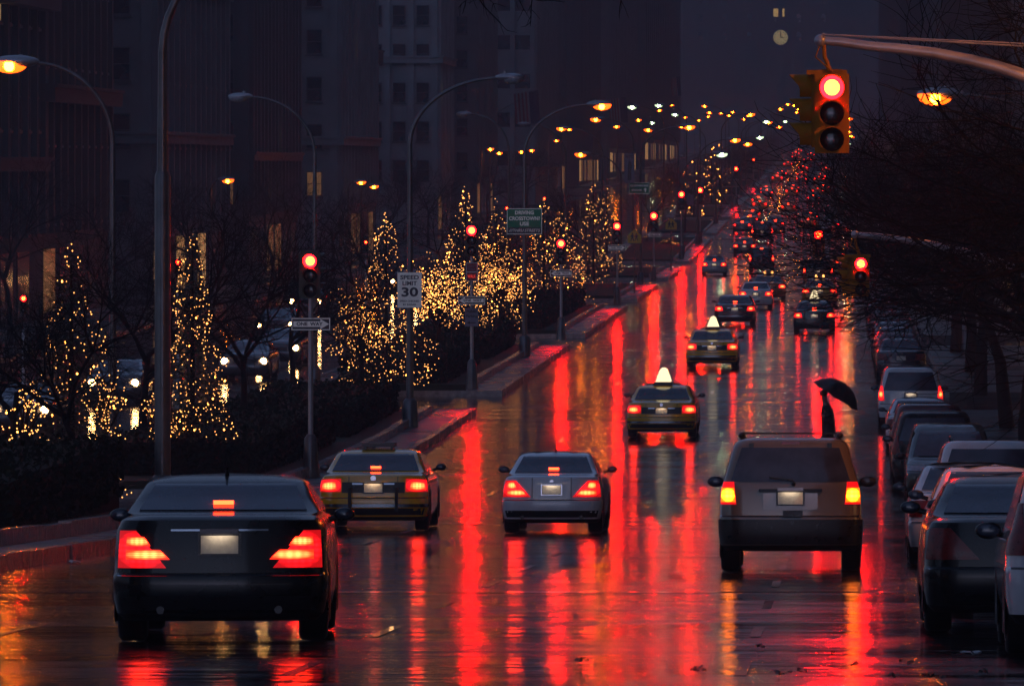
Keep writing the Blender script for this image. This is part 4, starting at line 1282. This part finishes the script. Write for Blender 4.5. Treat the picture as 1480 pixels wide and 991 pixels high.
for i, (lab, X, d, s_) in enumerate((
    ('nearest right sidewalk tree, boughs crossing the top right corner', 6.4, 78, .95), ('bare tree whose twigs hang behind the big yellow signal', 6.6, 98, .95),
    ('bare tree with twigs reaching over the parked cars', 6.0, 117, .95), ('bare tree beyond the reaching one on the right sidewalk', 5.0, 138, 1.15),
    ('bare tree beside the lower mast arm', 4.8, 158, 1.15), ('bare tree just beyond the lower mast arm', 4.9, 180, 1.15),
    ('bare tree with low twigs over the right lane', 4.7, 205, 1.2), ('bare tree mid-way down the right sidewalk', 4.9, 228, 1.2),
    ('bare tree by the second mast arm', 4.8, 252, 1.2), ('bare tree past the second mast arm', 5.4, 285, 1.05), ('bare tree near the third cross street, right side', 5.2, 318, 1.1))):
    bare_tree(lab, X, d, i + 1, s_ * (1.5 if d < 150 else 1.3), R.uniform(0, 6), GR, sz=s_)
for i, d in enumerate((86, 106, 124, 146, 168, 192, 216, 240)):
    bare_tree('bare tree close to the dark house fronts on the right', 7.6, d, i + 2, 1.5, 1.1 * i + .4, 'bare trees before the right house fronts', sz=1.15)
for i in range(9):
    bare_tree('bare tree far down the right sidewalk', 5.4 + R.uniform(-.4, .4), 360 + i * 52 + R.uniform(-6, 6), i, 1.4, R.uniform(0, 6), 'far bare trees of the right sidewalk', sz=1.1)
for i, d in enumerate((150, 185, 225, 262, 300, 340, 385, 430, 480, 530, 620, 700)):
    bare_tree('bare tree on the far sidewalk before the dark buildings', -34.8, d, i, .95, R.uniform(0, 6), 'bare trees on the far sidewalk')
# a bough of a street tree reaching into the top of the picture
d = 60.0
r = thing('tree_bough', 'thin dark bough with twigs entering at the top middle of the photo', 'branch', (X_at(640, d), d, Z_at(-60, d)), 0)
mb = MB(); rr = random.Random(5)
def twig(p, dv, ln, r_, lv):
    pts = [p]; q = Vector(p); v = Vector(dv)
    for i in range(5):
        v = (v + Vector((rr.uniform(-.3, .3), rr.uniform(-.4, .4), rr.uniform(-.25, .25)))).normalized(); q = q + v * ln / 5; pts.append(q.copy())
    mb.tube(pts, [r_ * (1 - .12 * i) for i in range(6)], 5)
    if lv < 3:
        for i in range(5): twig(pts[rr.randrange(1, 6)], (v + Vector((rr.uniform(-.9, .9), rr.uniform(-.5, .5), rr.uniform(-.7, .6)))).normalized(), ln * .5, r_ * .55, lv + 1)
twig(Vector((0, 0, 0)), (.8, 0, -.42), 1.1, .022, 0)
mb.build('bough', 'bark', r)
mb = MB(); twig(Vector((1.2, 0, .55)), (.75, 0, -.5), .9, .013, 1); mb.build('twigs', 'bark', r)

def conifer(label, X, d, H, rad, nb, seed, group='cone trees covered in warm string lights', fol=4500, bright=.04, br=.02):
    rr = random.Random(seed)
    r = thing('christmas_tree', label, 'tree', (X, d, gz(d) + .3), rr.uniform(0, 6), group)
    mb = MB(); mb.tube([(0, 0, 0), (0, 0, H * .9)], [.09, .02], 8); mb.build('trunk', 'bark', r)
    ph = [rr.uniform(0, 6) for _ in range(6)]
    def rad_at(t, a=0): return rad * (max(0, 1 - t) ** .85) * (1 + .10 * math.sin(t * 31) + .14 * math.sin(a * 2 + t * 7 + ph[0]) + .12 * math.sin(a * 3 - t * 13 + ph[1]) + .10 * math.sin(t * 19 + ph[2])) * (.75 + .25 * min(1, t / .08))
    mb = MB()
    for i in range(fol):
        t = 1 - math.sqrt(rr.random()); t = .03 + .97 * t
        a = rr.uniform(0, 2 * PI); q = rad_at(t, a) * (rr.random() ** .35) * (1 + .10 * math.sin(a * 5 + t * 9))
        p = Vector((math.cos(a) * q, math.sin(a) * q, t * H))
        o = Vector((math.cos(a), math.sin(a), rr.uniform(-.5, .3))).normalized(); s = Vector((-o.y, o.x, rr.uniform(-.3, .3)))
        l = rr.uniform(.10, .20); w2 = l * .22
        mb.add([p - s * w2, p + s * w2, p + o * l], [(0, 1, 2)])
    mb.build('foliage', 'conifer', r)
    a_ = MB(); b_ = MB()
    br *= .8
    for i in range(int(nb * .72)):
        t = 1 - rr.random() ** .62; t = .02 + .985 * t 
        a = rr.uniform(0, 2 * PI)
        if math.sin(a * 2 + t * 17 + ph[3]) + math.sin(a * 3 - t * 29 + ph[4]) < -.75 and rr.random() < .8: continue
        q = rad_at(t, a) * rr.uniform(.82, 1.15) + .03
        c = Vector((math.cos(a) * q, math.sin(a) * q, t * H)); hot = rr.random() < bright
        m_ = b_ if hot else a_; s_ = br * (1.6 if hot else rr.uniform(.7, 1.15))
        m_.add([c + Vector(v) * s_ for v in ((1, 0, 0), (-1, 0, 0), (0, 1, 0), (0, -1, 0), (0, 0, 1), (0, 0, -1))],
               [(0, 2, 4), (2, 1, 4), (1, 3, 4), (3, 0, 4), (2, 0, 5), (1, 2, 5), (3, 1, 5), (0, 3, 5)], 0, True)
    tag(a_.build('string_lights', 'bulb', r), kind='stuff')
    if b_.v: tag(b_.build('bright_bulbs', 'bulb_bright', r), kind='stuff')
    return r
def cone_at(label, x, ytop, X, rad, nb, seed, **k):
    d = dat(x, X); H = Z_at(ytop, d) - gz(d) - .3
    return conifer(label, X, d, H, rad, nb, seed, **k)
cone_at('lit cone tree at the left, loosely strung, behind a bare trunk', 103, 345, -15.0, 1.05, 520, 1, br=.021)
cone_at('tall slender lit cone tree right of the thick lamp post', 278, 326, -15.0, .98, 950, 2, br=.021)
cone_at('lit cone tree behind the speed limit post', 558, 308, -15.0, 1.45, 1000, 3, br=.022)
cone_at('bushy lit cone tree topped close to the red signal with pedestrian box', 673, 268, -15.0, 1.5, 900, 4, br=.025)
cone_at('slim lit cone tree left of the green crosstown sign', 717, 286, -15.2, 1.2, 600, 5, br=.026)
cone_at('slim lit cone tree just right of the green crosstown sign', 786, 280, -15.2, 1.2, 330, 6, br=.028)
cone_at('lit cone tree around the red signal with the small left-pointing sign', 811, 302, -14.6, 1.55, 420, 7, br=.03)
cone_at('tall lit cone tree right of the small one way signs', 858, 262, -15.0, 1.3, 300, 8, br=.033)
cone_at('thin lit cone tree at the right end of the tall ones', 877, 270, -15.6, 1.2, 220, 9, br=.033)
cone_at('small lit cone tree behind the farther yellow crossing sign', 968, 345, -14.3, 1.0, 50, 10, br=.036)
for i, (x, yt, n) in enumerate(((1003, 226, 60), (1028, 196, 60), (1040, 205, 40))):
    X = -15.0; d = dat(x, X); conifer('distant lit tree glowing at the far end of the median', X, d, max(3, Z_at(yt, d) - gz(d) - .3), 1.3, n, 40 + i, fol=900, bright=.5, br=.055, group='distant lit trees')

def lit_round(label, X, d, H, rad, zc, nb, seed, br=.024):
    """low spreading tree wrapped in dense lights"""
    rr = random.Random(seed)
    r = thing('lit_tree', label, 'tree', (X, d, gz(d) + .3), 0, 'low spreading trees wrapped in warm lights')
    t = MB(); t.tube([(0, 0, 0), (.05, 0, zc * .5), (0, 0, zc)], [.12, .09, .06], 8); t.build('trunk', 'bark', r)
    c = MB(); a_ = MB(); b_ = MB(); cnt = 0
    br *= .8; nb *= .8
    while cnt < nb:
        a = rr.uniform(0, 2 * PI); el = rr.uniform(-.45, 1.2); p0 = Vector((0, 0, zc * rr.uniform(.6, 1.0)))
        L = rr.uniform(.5, 1.0)
        e = Vector((math.cos(a) * rad * L * math.cos(el), math.sin(a) * rad * L * math.cos(el), zc + (H - zc) * L * math.sin(el)))
        mid = p0.lerp(e, .5) + Vector((rr.uniform(-.2, .2), rr.uniform(-.2, .2), .25))
        c.tube([p0, mid, e], [.03, .018, .007], 4, cap=False)
        for q in range(9):
            f = rr.uniform(.3, 1.0); p = (p0.lerp(mid, f * 2) if f < .5 else mid.lerp(e, f * 2 - 1)) + Vector((rr.uniform(-.12, .12), rr.uniform(-.12, .12), rr.uniform(-.16, .12)))
            hot = rr.random() < .05; m_ = b_ if hot else a_; s_ = br * (1.5 if hot else rr.uniform(.7, 1.15))
            m_.add([p + Vector(v) * s_ for v in ((1, 0, 0), (-1, 0, 0), (0, 1, 0), (0, -1, 0), (0, 0, 1), (0, 0, -1))],
                   [(0, 2, 4), (2, 1, 4), (1, 3, 4), (3, 0, 4), (2, 0, 5), (1, 2, 5), (3, 1, 5), (0, 3, 5)], 0, True)
            cnt += 1
    c.build('crown', 'bark', r)
    tag(a_.build('string_lights', 'bulb', r), kind='stuff'); tag(b_.build('bright_bulbs', 'bulb_bright', r), kind='stuff')
lit_round('densest lit tree between the speed limit sign and the pedestrian signal', -15.0, dat(632, -15.0), 4.4, 2.1, 2.2, 1400, 51, .025)
lit_round('dense lit tree right of the public parking sign', -14.8, dat(722, -14.8), 4.2, 2.2, 2.0, 1000, 52, .028)
lit_round('sparser lit tree left of the speed limit post', -15.0, dat(520, -15.0), 4.3, 1.6, 2.1, 420, 53, .021)
lit_round('lit bush beside the base of the tall slender cone tree', -15.9, dat(228, -15.9), 2.6, .8, 1.1, 130, 54, .02)
lit_round('lit tree cut by the left edge of the photo', -15.6, dat(30, -15.6), 3.0, .9, 1.3, 200, 55, .02)
lit_round('lit bush beside the left lit cone tree', -15.4, dat(150, -15.4), 3.2, .8, 1.4, 160, 56, .02)

def hedge(label, x0, x1, y0, y1, h, seed):
    rr = random.Random(seed)
    zc = gz((y0 + y1) / 2) + .3
    mb = MB(); mb.box(x0 + .08, x1 - .08, y0 + .08, y1 - .08, -.4, h - .08)
    n = int(120 * ((x1 - x0) * (y1 - y0) * .35 + h * ((x1 - x0) * 1.6 + (y1 - y0)) ))
    n = min(n, 5000)
    for i in range(n):
        f = rr.random()
        if f < .35: p = Vector((rr.uniform(x0, x1), rr.uniform(y0, y1), h + rr.uniform(-.08, .06)))
        elif f < .75: p = Vector((rr.uniform(x0, x1), y0 + rr.uniform(-.04, .08), rr.uniform(0, h)))
        else: p = Vector((x1 + rr.uniform(-.08, .04), rr.uniform(y0, y1), rr.uniform(0, h)))
        a = Vector((rr.uniform(-1, 1), rr.uniform(-1, 1), rr.uniform(-1, 1))) * .07; b = Vector((rr.uniform(-1, 1), rr.uniform(-1, 1), rr.uniform(-1, 1))) * .05
        mb.add([p - a, p + b, p + a, p - b], [(0, 1, 2, 3)])
    xm, ym = (x0 + x1) / 2, y0
    mb.v = [(v[0] - xm, v[1] - ym, v[2]) for v in mb.v]
    return tag(mb.build('hedge', 'hedge_leaf', None, (xm, ym, zc)), label, 'hedge', 'clipped hedges in the median')
hedge('long low clipped hedge left of the black sedan roof', -17, -13.4, 101, 117, 1.1, 1)
hedge('clipped hedge behind the nearest silver signal post', -17, -13.3, 143, 165, 1.0, 2)
hedge('clipped hedge below the speed limit sign', -17, -13.3, 170, 189, .9, 3)
hedge('clipped hedge behind the public parking sign post', -17, -13.3, 212, 232, .95, 4)
hedge('clipped hedge under the green crosstown sign', -17, -13.3, 238, 258, .9, 5)
hedge('clipped hedge beyond the second median gap', -17, -13.3, 281, 302, .9, 6)
hedge('clipped hedge below the yellow crossing signs', -17, -13.3, 306, 329, .9, 7)

# ------------------------------------------------------------------ buildings
def window_mesh(w_, h_, lit=None, bars=True):
    mb = MB(); f = .07
    mb.box(-w_ / 2, w_ / 2, -.02, .03, -h_ / 2, h_ / 2, 1)
    for a, b, c_, e in ((-w_ / 2, w_ / 2, h_ / 2 - f, h_ / 2), (-w_ / 2, w_ / 2, -h_ / 2, -h_ / 2 + f), (-w_ / 2, -w_ / 2 + f, -h_ / 2 + f, h_ / 2 - f), (w_ / 2 - f, w_ / 2, -h_ / 2 + f, h_ / 2 - f)):
        mb.box(a, b, -.07, -.021, c_, e, 0)
    if bars: mb.box(-w_ / 2 + f, w_ / 2 - f, -.05, -.021, -.03, .03, 0)
    mb.box(-w_ / 2 - .08, w_ / 2 + .08, -.14, .0, -h_ / 2 - .14, -h_ / 2 - .003, 0)
    me = bpy.data.meshes.new('window'); me.from_pydata(mb.v, [], mb.f)
    me.materials.append(M['window_frame']); me.materials.append(M[lit or 'window_glass'])
    me.polygons.foreach_set('material_index', mb.m); me.update(); return me
WM = {}
def get_win(w_, h_, lit=None, bars=True):
    k = (round(w_, 2), round(h_, 2), lit, bars)
    if k not in WM: WM[k] = window_mesh(w_, h_, lit, bars)
    return WM[k]
def put_win(root, me, loc, rz):
    o = bpy.data.objects.new('window', me); COL.objects.link(o); o.parent = root; o.location = loc; o.rotation_euler = (0, 0, rz); return o

def building(label, X1, y0, y1, H, wall, side=-1, depth=26, floor=3.6, pitch=2.4, ww=1.2, wh=1.9, piers=True, cornices=(), lit=.10, ribbon=False, end_w=None, zvis=None, maxw=96, zbase=0.0, cat='building', litm='window_dim', name='office_building', podium=None):
    """a block whose street face is at X = X1 and whose near end wall faces the viewer"""
    xm = X1 + side * depth / 2; z0 = gz((y0 + y1) / 2) + .15
    r = thing(name, label, cat, (X1, y0, z0), 0)
    rr = random.Random(int(y0 * 7 + X1))
    a, b = (-depth, 0) if side < 0 else (0, depth)
    D = y1 - y0
    mb = MB(); mb.box(a, b, 0, D, -1.5, H, 0)
    fx = 0.0; o_ = .28 * (-side)
    # piers on the street face and on the end wall
    if piers:
        n = max(2, int(D / pitch)); st = D / n
        for i in range(n + 1):
            yc = min(max(i * st, .3), D - .3)
            if side < 0: mb.box(.002, .30, yc - .28, yc + .28, 4.2, H - 1.2, 0)
            else: mb.box(-.30, -.002, yc - .28, yc + .28, 4.2, H - 1.2, 0)
        n2 = int(min(depth, 14) / pitch)
        for i in range(n2 + 1):
            xc = -side * -0.3 * 0 + (side * (.3 + i * pitch))
            mb.box(xc - .28, xc + .28, -.26, -.002, 4.2, H - 1.2, 0)
    for (zc, hh, pr) in list(cornices) + [(H - .6, 1.0, .7)]:
        mb.box(a + .01, b + (pr if side < 0 else -.01), -pr, D - .05, zc - hh / 2, zc + hh / 2, 0) if side < 0 else mb.box(-pr, b - .01, -pr, D - .05, zc - hh / 2, zc + hh / 2, 0)
        mb.box((a + .02), (b + pr + .12) if side < 0 else b - .02, -pr - .12, D - .07, zc + hh / 2 + .002, zc + hh / 2 + .18, 0) if side < 0 else None
    mb.build('wall', 'wall_' + wall, r)
    if ribbon:
        nfl = int(min(H - 4, 60) / floor); cnt = 0
        for k in range(nfl):
            zc = 5.2 + k * floor
            m = MB(); w2 = min(depth, 16) - .8
            m.box(side * w2 - .0 if side < 0 else .4, -.4 if side < 0 else w2, -.03, .02, zc - .85, zc + .85, 0)
            m.build('window_band', 'window_glass', r)
            m = MB()
            if side < 0: m.box(-.02, .03, .4, D - .4, zc - .85, zc + .85, 0)
            else: m.box(-.03, .02, .4, D - .4, zc - .85, zc + .85, 0)
            m.build('window_band', 'window_glass', r)
        return r
    cnt = 0
    zmax = zvis or (Z_at(-30, y0) - z0)
    nfl = max(1, int((min(H - 2, zmax) - 4.2) / floor) + 1)
    cells = []
    n = max(2, int(D / pitch)); st = D / n
    n2 = int(min(depth, 12) / pitch)
    for k in range(nfl):
        zc = 5.8 + k * floor
        if zc + wh / 2 > H - 1.3: break
        for i in range(n2): cells.append((side * (.3 + (i + .5) * pitch), -.022, zc, 0))
        for i in range(n): cells.append((.022 * -side, (i + .5) * st, zc, (PI / 2 if side < 0 else -PI / 2)))
    if len(cells) > maxw:
        stp = len(cells) / maxw; cells = [cells[int(i * stp)] for i in range(maxw)]
    for (x, y, z, rz) in cells:
        l = rr.choice((litm, litm, 'window_warm', 'window_cool', 'window_cool')) if rr.random() < lit else None
        put_win(r, get_win(ww, wh, l), (x, y, z), rz)
    # street-level openings
    m = MB(); k = 0
    for i in range(int(D / 6)):
        yc = 3 + i * 6
        mm = MB(); mm.box(-.03, .06, yc - 2.1, yc + 2.1, .3, 3.4)
        mm.build('shop_front', 'shop_warm' if rr.random() < .22 else ('window_dim' if rr.random() < .3 else 'window_glass'), r, (0 if side < 0 else -.05, 0, 0))
    return r

building('dark stone classical building at the far left with deep cornices and tall windows', -39, 277, 305, 42, 'dark_stone', cornices=((7.5, .5, .5), (15.5, .9, 1.0)), floor=5.0, wh=3.2, pitch=3.2, ww=1.4)
building('brick building with a bracketed balcony behind the left lamp', -39, 305, 333, 55, 'brick', cornices=((11, .7, .8), (20, .5, .5)), floor=3.9, wh=2.3, pitch=2.8)
building('grey stone building with pale ledge past the thick lamp post', -38.4, 349, 391, 60, 'stone', cornices=((9, .5, .5), (18, .5, .5)), floor=3.7, pitch=3.0)
building('dark apartment tower with thin vertical piers behind the unlit left lamp', -39, 413, 450, 75, 'dark_stone', cornices=((8, .4, .4), (22, .5, .5)), pitch=2.6)
building('concrete office block with rows of lit strip windows', -38.0, 474, 512, 70, 'concrete', cornices=((9, .5, .5),), pitch=3.0, lit=.08, litm='window_dim')
building('low brown corner building before the pale tower', -41.5, 514, 560, 17, 'brick', cornices=((6, .4, .4),), pitch=3.0, lit=.06)
building('pale tall concrete tower with plain vertical ribs left of the arched lamps', -37.2, 580, 600, 120, 'pale_stone', cornices=((16, .5, .5),), pitch=2.2)
building('black glass office slab set behind the pale tower', -40.0, 602, 642, 110, 'bronze', ribbon=True)
building('narrow grey stone tower beside the black slab', -38.2, 660, 695, 120, 'stone', pitch=2.5)
building('office tower with wide dark window bands and pale floors', -36.0, 742, 800, 120, 'concrete', ribbon=True, floor=4.6)
building('brown brick apartment house past the banded tower', -38.5, 820, 880, 95, 'stone', pitch=4.0, lit=.03)
building('distant grey tower third from the end of the left row', -37.5, 905, 980, 110, 'dark_stone', pitch=5.0)
building('distant pale tower second from the end of the left row', -36.5, 1000, 1130, 130, 'stone', pitch=7.0)
building('distant dark tower at the end of the left row', -35.5, 1150, 1400, 120, 'dark_stone', pitch=12.0)

RB = [('dark brick apartment house nearest on the right side', 30, 118, 'brick'), ('dark stone house behind the right sidewalk trees', 136, 190, 'dark_stone'),
      ('brick house beyond the lower mast arm', 208, 260, 'brick'), ('grey stone house with dim lit windows on the right', 277, 332, 'stone'),
      ('dark brick house farther down the right side', 349, 390, 'brick'), ('dark stone block in the middle of the right row', 413, 450, 'dark_stone'),
      ('brown block past the middle of the right row', 474, 560, 'brick'), ('distant stone tower on the right, first', 580, 700, 'stone'),
      ('distant dark tower on the right, behind the signal', 720, 980, 'dark_stone'), ('last distant tower of the right row', 1000, 1400, 'stone')]
for i, (lab, a, b, wl) in enumerate(RB):
    building(lab, WALL_R + (i % 3) * .3, a, b, 60 if a < 500 else 110, wl, side=1, pitch=3.4 if a < 500 else 8, lit=.04, maxw=60, name='apartment_building')

for side_, X_ in ((-1, WALL_L), (1, WALL_R)):
    for a_, b_ in ((-95, 15),):
        building('tall apartment block on the %s side behind the viewpoint%s' % ('left' if side_ < 0 else 'right', ', farther off' if a_ < -200 else ''), X_, a_, b_, 45, 'stone', side=side_, pitch=8, maxw=12, zvis=20, name='apartment_building')
# buildings standing back on the cross streets and behind the camera side are not in view; the head house closes the avenue
yb = 1760.0
zb = gz(yb)
hr = thing('tower_building', 'huge pale tower with a lit clock closing the far end of the avenue', 'building', (X_at(1010, yb), yb, zb), 0)
mb = MB()
wid = (1235 - 770) * yb / F
x0 = X_at(770, yb) - hr.location.x; x1 = x0 + wid
mb.box(x0 - 30, x1 + 40, 6, 46, -3, 120)
n = 26
for i in range(n + 1):
    xc = x0 + wid * i / n
    mb.box(xc - .55, xc + .55, 4.8, 5.998, 14, 118)
mb.box(x0 - 10, x1 + 20, 1.0, 6.003, 12.5, 14.5)
mb.build('wall', 'wall_dark_stone', hr)
mb = MB(); xa = X_at(1045, yb) - hr.location.x
mb.box(xa - 14, xa + 14, -8, 5.9, -3, 11.5); mb.box(xa - 15, xa + 15, -9, 5.95, 11.52, 12.4)
mb.build('portal_block', 'wall_stone', hr)
mb = MB(); xc = X_at(1128, yb) - hr.location.x; zc = Z_at(54, yb) - zb
mb.cyl((xc, 4.7, zc), (0, -1, 0), 2.05, .5, 28); ck = mb.build('clock_face', 'clock_glow', hr)
mb = MB(); mb.box(xc - .12, xc + .12, 4.1, 4.18, zc, zc + 1.5); mb.box(xc, xc + 1.1, 4.05, 4.09, zc - .12, zc + .12)
for k in range(12): mb.box(xc + 1.65 * math.sin(k * PI / 6) - .12, xc + 1.65 * math.sin(k * PI / 6) + .12, 4.1, 4.18, zc + 1.65 * math.cos(k * PI / 6) - .12, zc + 1.65 * math.cos(k * PI / 6) + .12)
mb.build('clock_hands', 'sign_black', ck)
mb = MB(); mb.tube([(xc, 4.75, zc), (xc, 4.3, zc)], [2.5, 2.4], 28); mb.build('clock_surround', 'wall_stone', hr)
cnt = 0
wmd = get_win(1.5, 2.4, None, False)
for (wx, wy) in ((968, 18), (981, 18), (1121, 18), (1130, 18), (980, 67), (980, 300 - 170)):
    put_win(hr, get_win(1.5, 2.4, 'window_warm', False), (X_at(wx, yb) - hr.location.x, 5.9, Z_at(wy, yb) - zb), 0)
for j in range(7):
    for i in range(12):
        put_win(hr, wmd, (x0 + wid * (2 * i + 1.5) / n, 5.95, 33.5 + j * 5.2 * 1.0), 0)

# extra lit panes seen on the left row
def lit_panel(root_name, x, y0_, y1_, w_, X, mk):
    pass

# flags on poles from the facades
def flag(label, x, yy, d, w_, h_, ang=.9):
    X = X_at(x, d); Z = Z_at(yy, d)
    r = thing('flag', label, 'flag', (X, d, Z), 0, 'flags on facade poles')
    mb = MB(); mb.tube([(-4.2, 0, -1.6), (1.1, 0, h_ * .42)], [.06, .04], 6); mb.build('flagpole', 'pole_metal', r)
    mb = MB(); nx, nz = 13, 12
    for i in range(nx):
        for j in range(nz):
            def P(u, v):
                fold = math.sin(u * 9) * .16
                return (-w_ / 2 + u * w_ + .25 * v, fold, h_ * .36 - v * h_ + (u - .5) * .5 * (1 - v) + .0)
            u0, u1 = i / nx, (i + 1) / nx; v0, v1 = j / nz, (j + 1) / nz
            mi = 2 if (u0 > .55 and v0 < .99) else (0 if i % 2 == 0 else 1)
            mb.add([P(u0, v0), P(u0, v1), P(u1, v1), P(u1, v0)], [(0, 1, 2, 3)], mi, True)
    mb.build('cloth', ['cloth_red', 'cloth_white', 'cloth_blue'], r)
flag('large striped flag hanging by the banded tower', 760, 150, 690, 2.7, 3.6)
flag('smaller striped flag hanging right of the large one', 892, 155, 830, 2.4, 3.2)
flag('faint striped flag high in the haze before the far tower', 976, 122, 1000, 1.5, 2.9)

# litter on the wet asphalt
rr = random.Random(9)
def litter(label, x, y, s_, mk='leaf_brown', nm='wet_leaf', cat='leaf litter', g='leaf clumps on the wet road'):
    # place where the sight line meets the near slope
    d = F / ((y - 620) / 1.9)
    X = X_at(x, d)
    mb = MB()
    for i in range(7):
        c = Vector((rr.uniform(-s_, s_), rr.uniform(-s_ * .5, s_ * .5), rr.uniform(.006, .03)))
        pts = []
        m = rr.randrange(5, 8); a0 = rr.uniform(0, 6)
        for k in range(m):
            a = a0 + 2 * PI * k / m; q = s_ * rr.uniform(.25, .55)
            pts.append(c + Vector((math.cos(a) * q, math.sin(a) * q, rr.uniform(0, .03))))
        mb.add(pts, [tuple(range(m))])
    o = mb.build(nm, mk, None, (X, d, gz(d) + .005))
    tag(o, label, cat, g)
for i, (x, y, s_) in enumerate(((1129, 979, .07), (1340, 982, .05), (1352, 983, .06), (1292, 982, .045), (1235, 966, .04), (1311, 962, .05), (840, 958, .05), (1010, 972, .05), (1100, 939, .04), (1205, 890 + 60, .03), (1160, 976, .035), (1420, 975, .04))):
    litter('dark clump of wet leaves lying on the asphalt near the bottom edge', x, y, s_)
litter('pale scrap of paper on the asphalt beside the parked cars', 1402, 949, .09, 'paper', 'paper_scrap', 'litter', None)
litter('small pale scrap lying by the median kerb left of the black sedan', 108, 815, .10, 'paper', 'paper_scrap', 'litter', None)

# ------------------------------------------------------------------ haze
mb = MB(); mb.box(-258, 258, -60, 2200, -10.5, 135)
hz = mb.build('haze', [], None) if False else None
me = bpy.data.meshes.new('haze'); me.from_pydata(mb.v, [], mb.f)
hz = bpy.data.objects.new('haze', me); COL.objects.link(hz); tag(hz, kind='stuff')
m = bpy.data.materials.new('haze'); m.use_nodes = True; n = m.node_tree; n.nodes.clear()
pv_ = n.nodes.new('ShaderNodeVolumePrincipled'); oo = n.nodes.new('ShaderNodeOutputMaterial')
pv_.inputs['Color'].default_value = (.75, .78, .95, 1); pv_.inputs['Density'].default_value = 0.0006; pv_.inputs['Anisotropy'].default_value = .2
n.links.new(pv_.outputs[0], oo.inputs['Volume']); me.materials.append(m)
m.cycles.homogeneous_volume = True
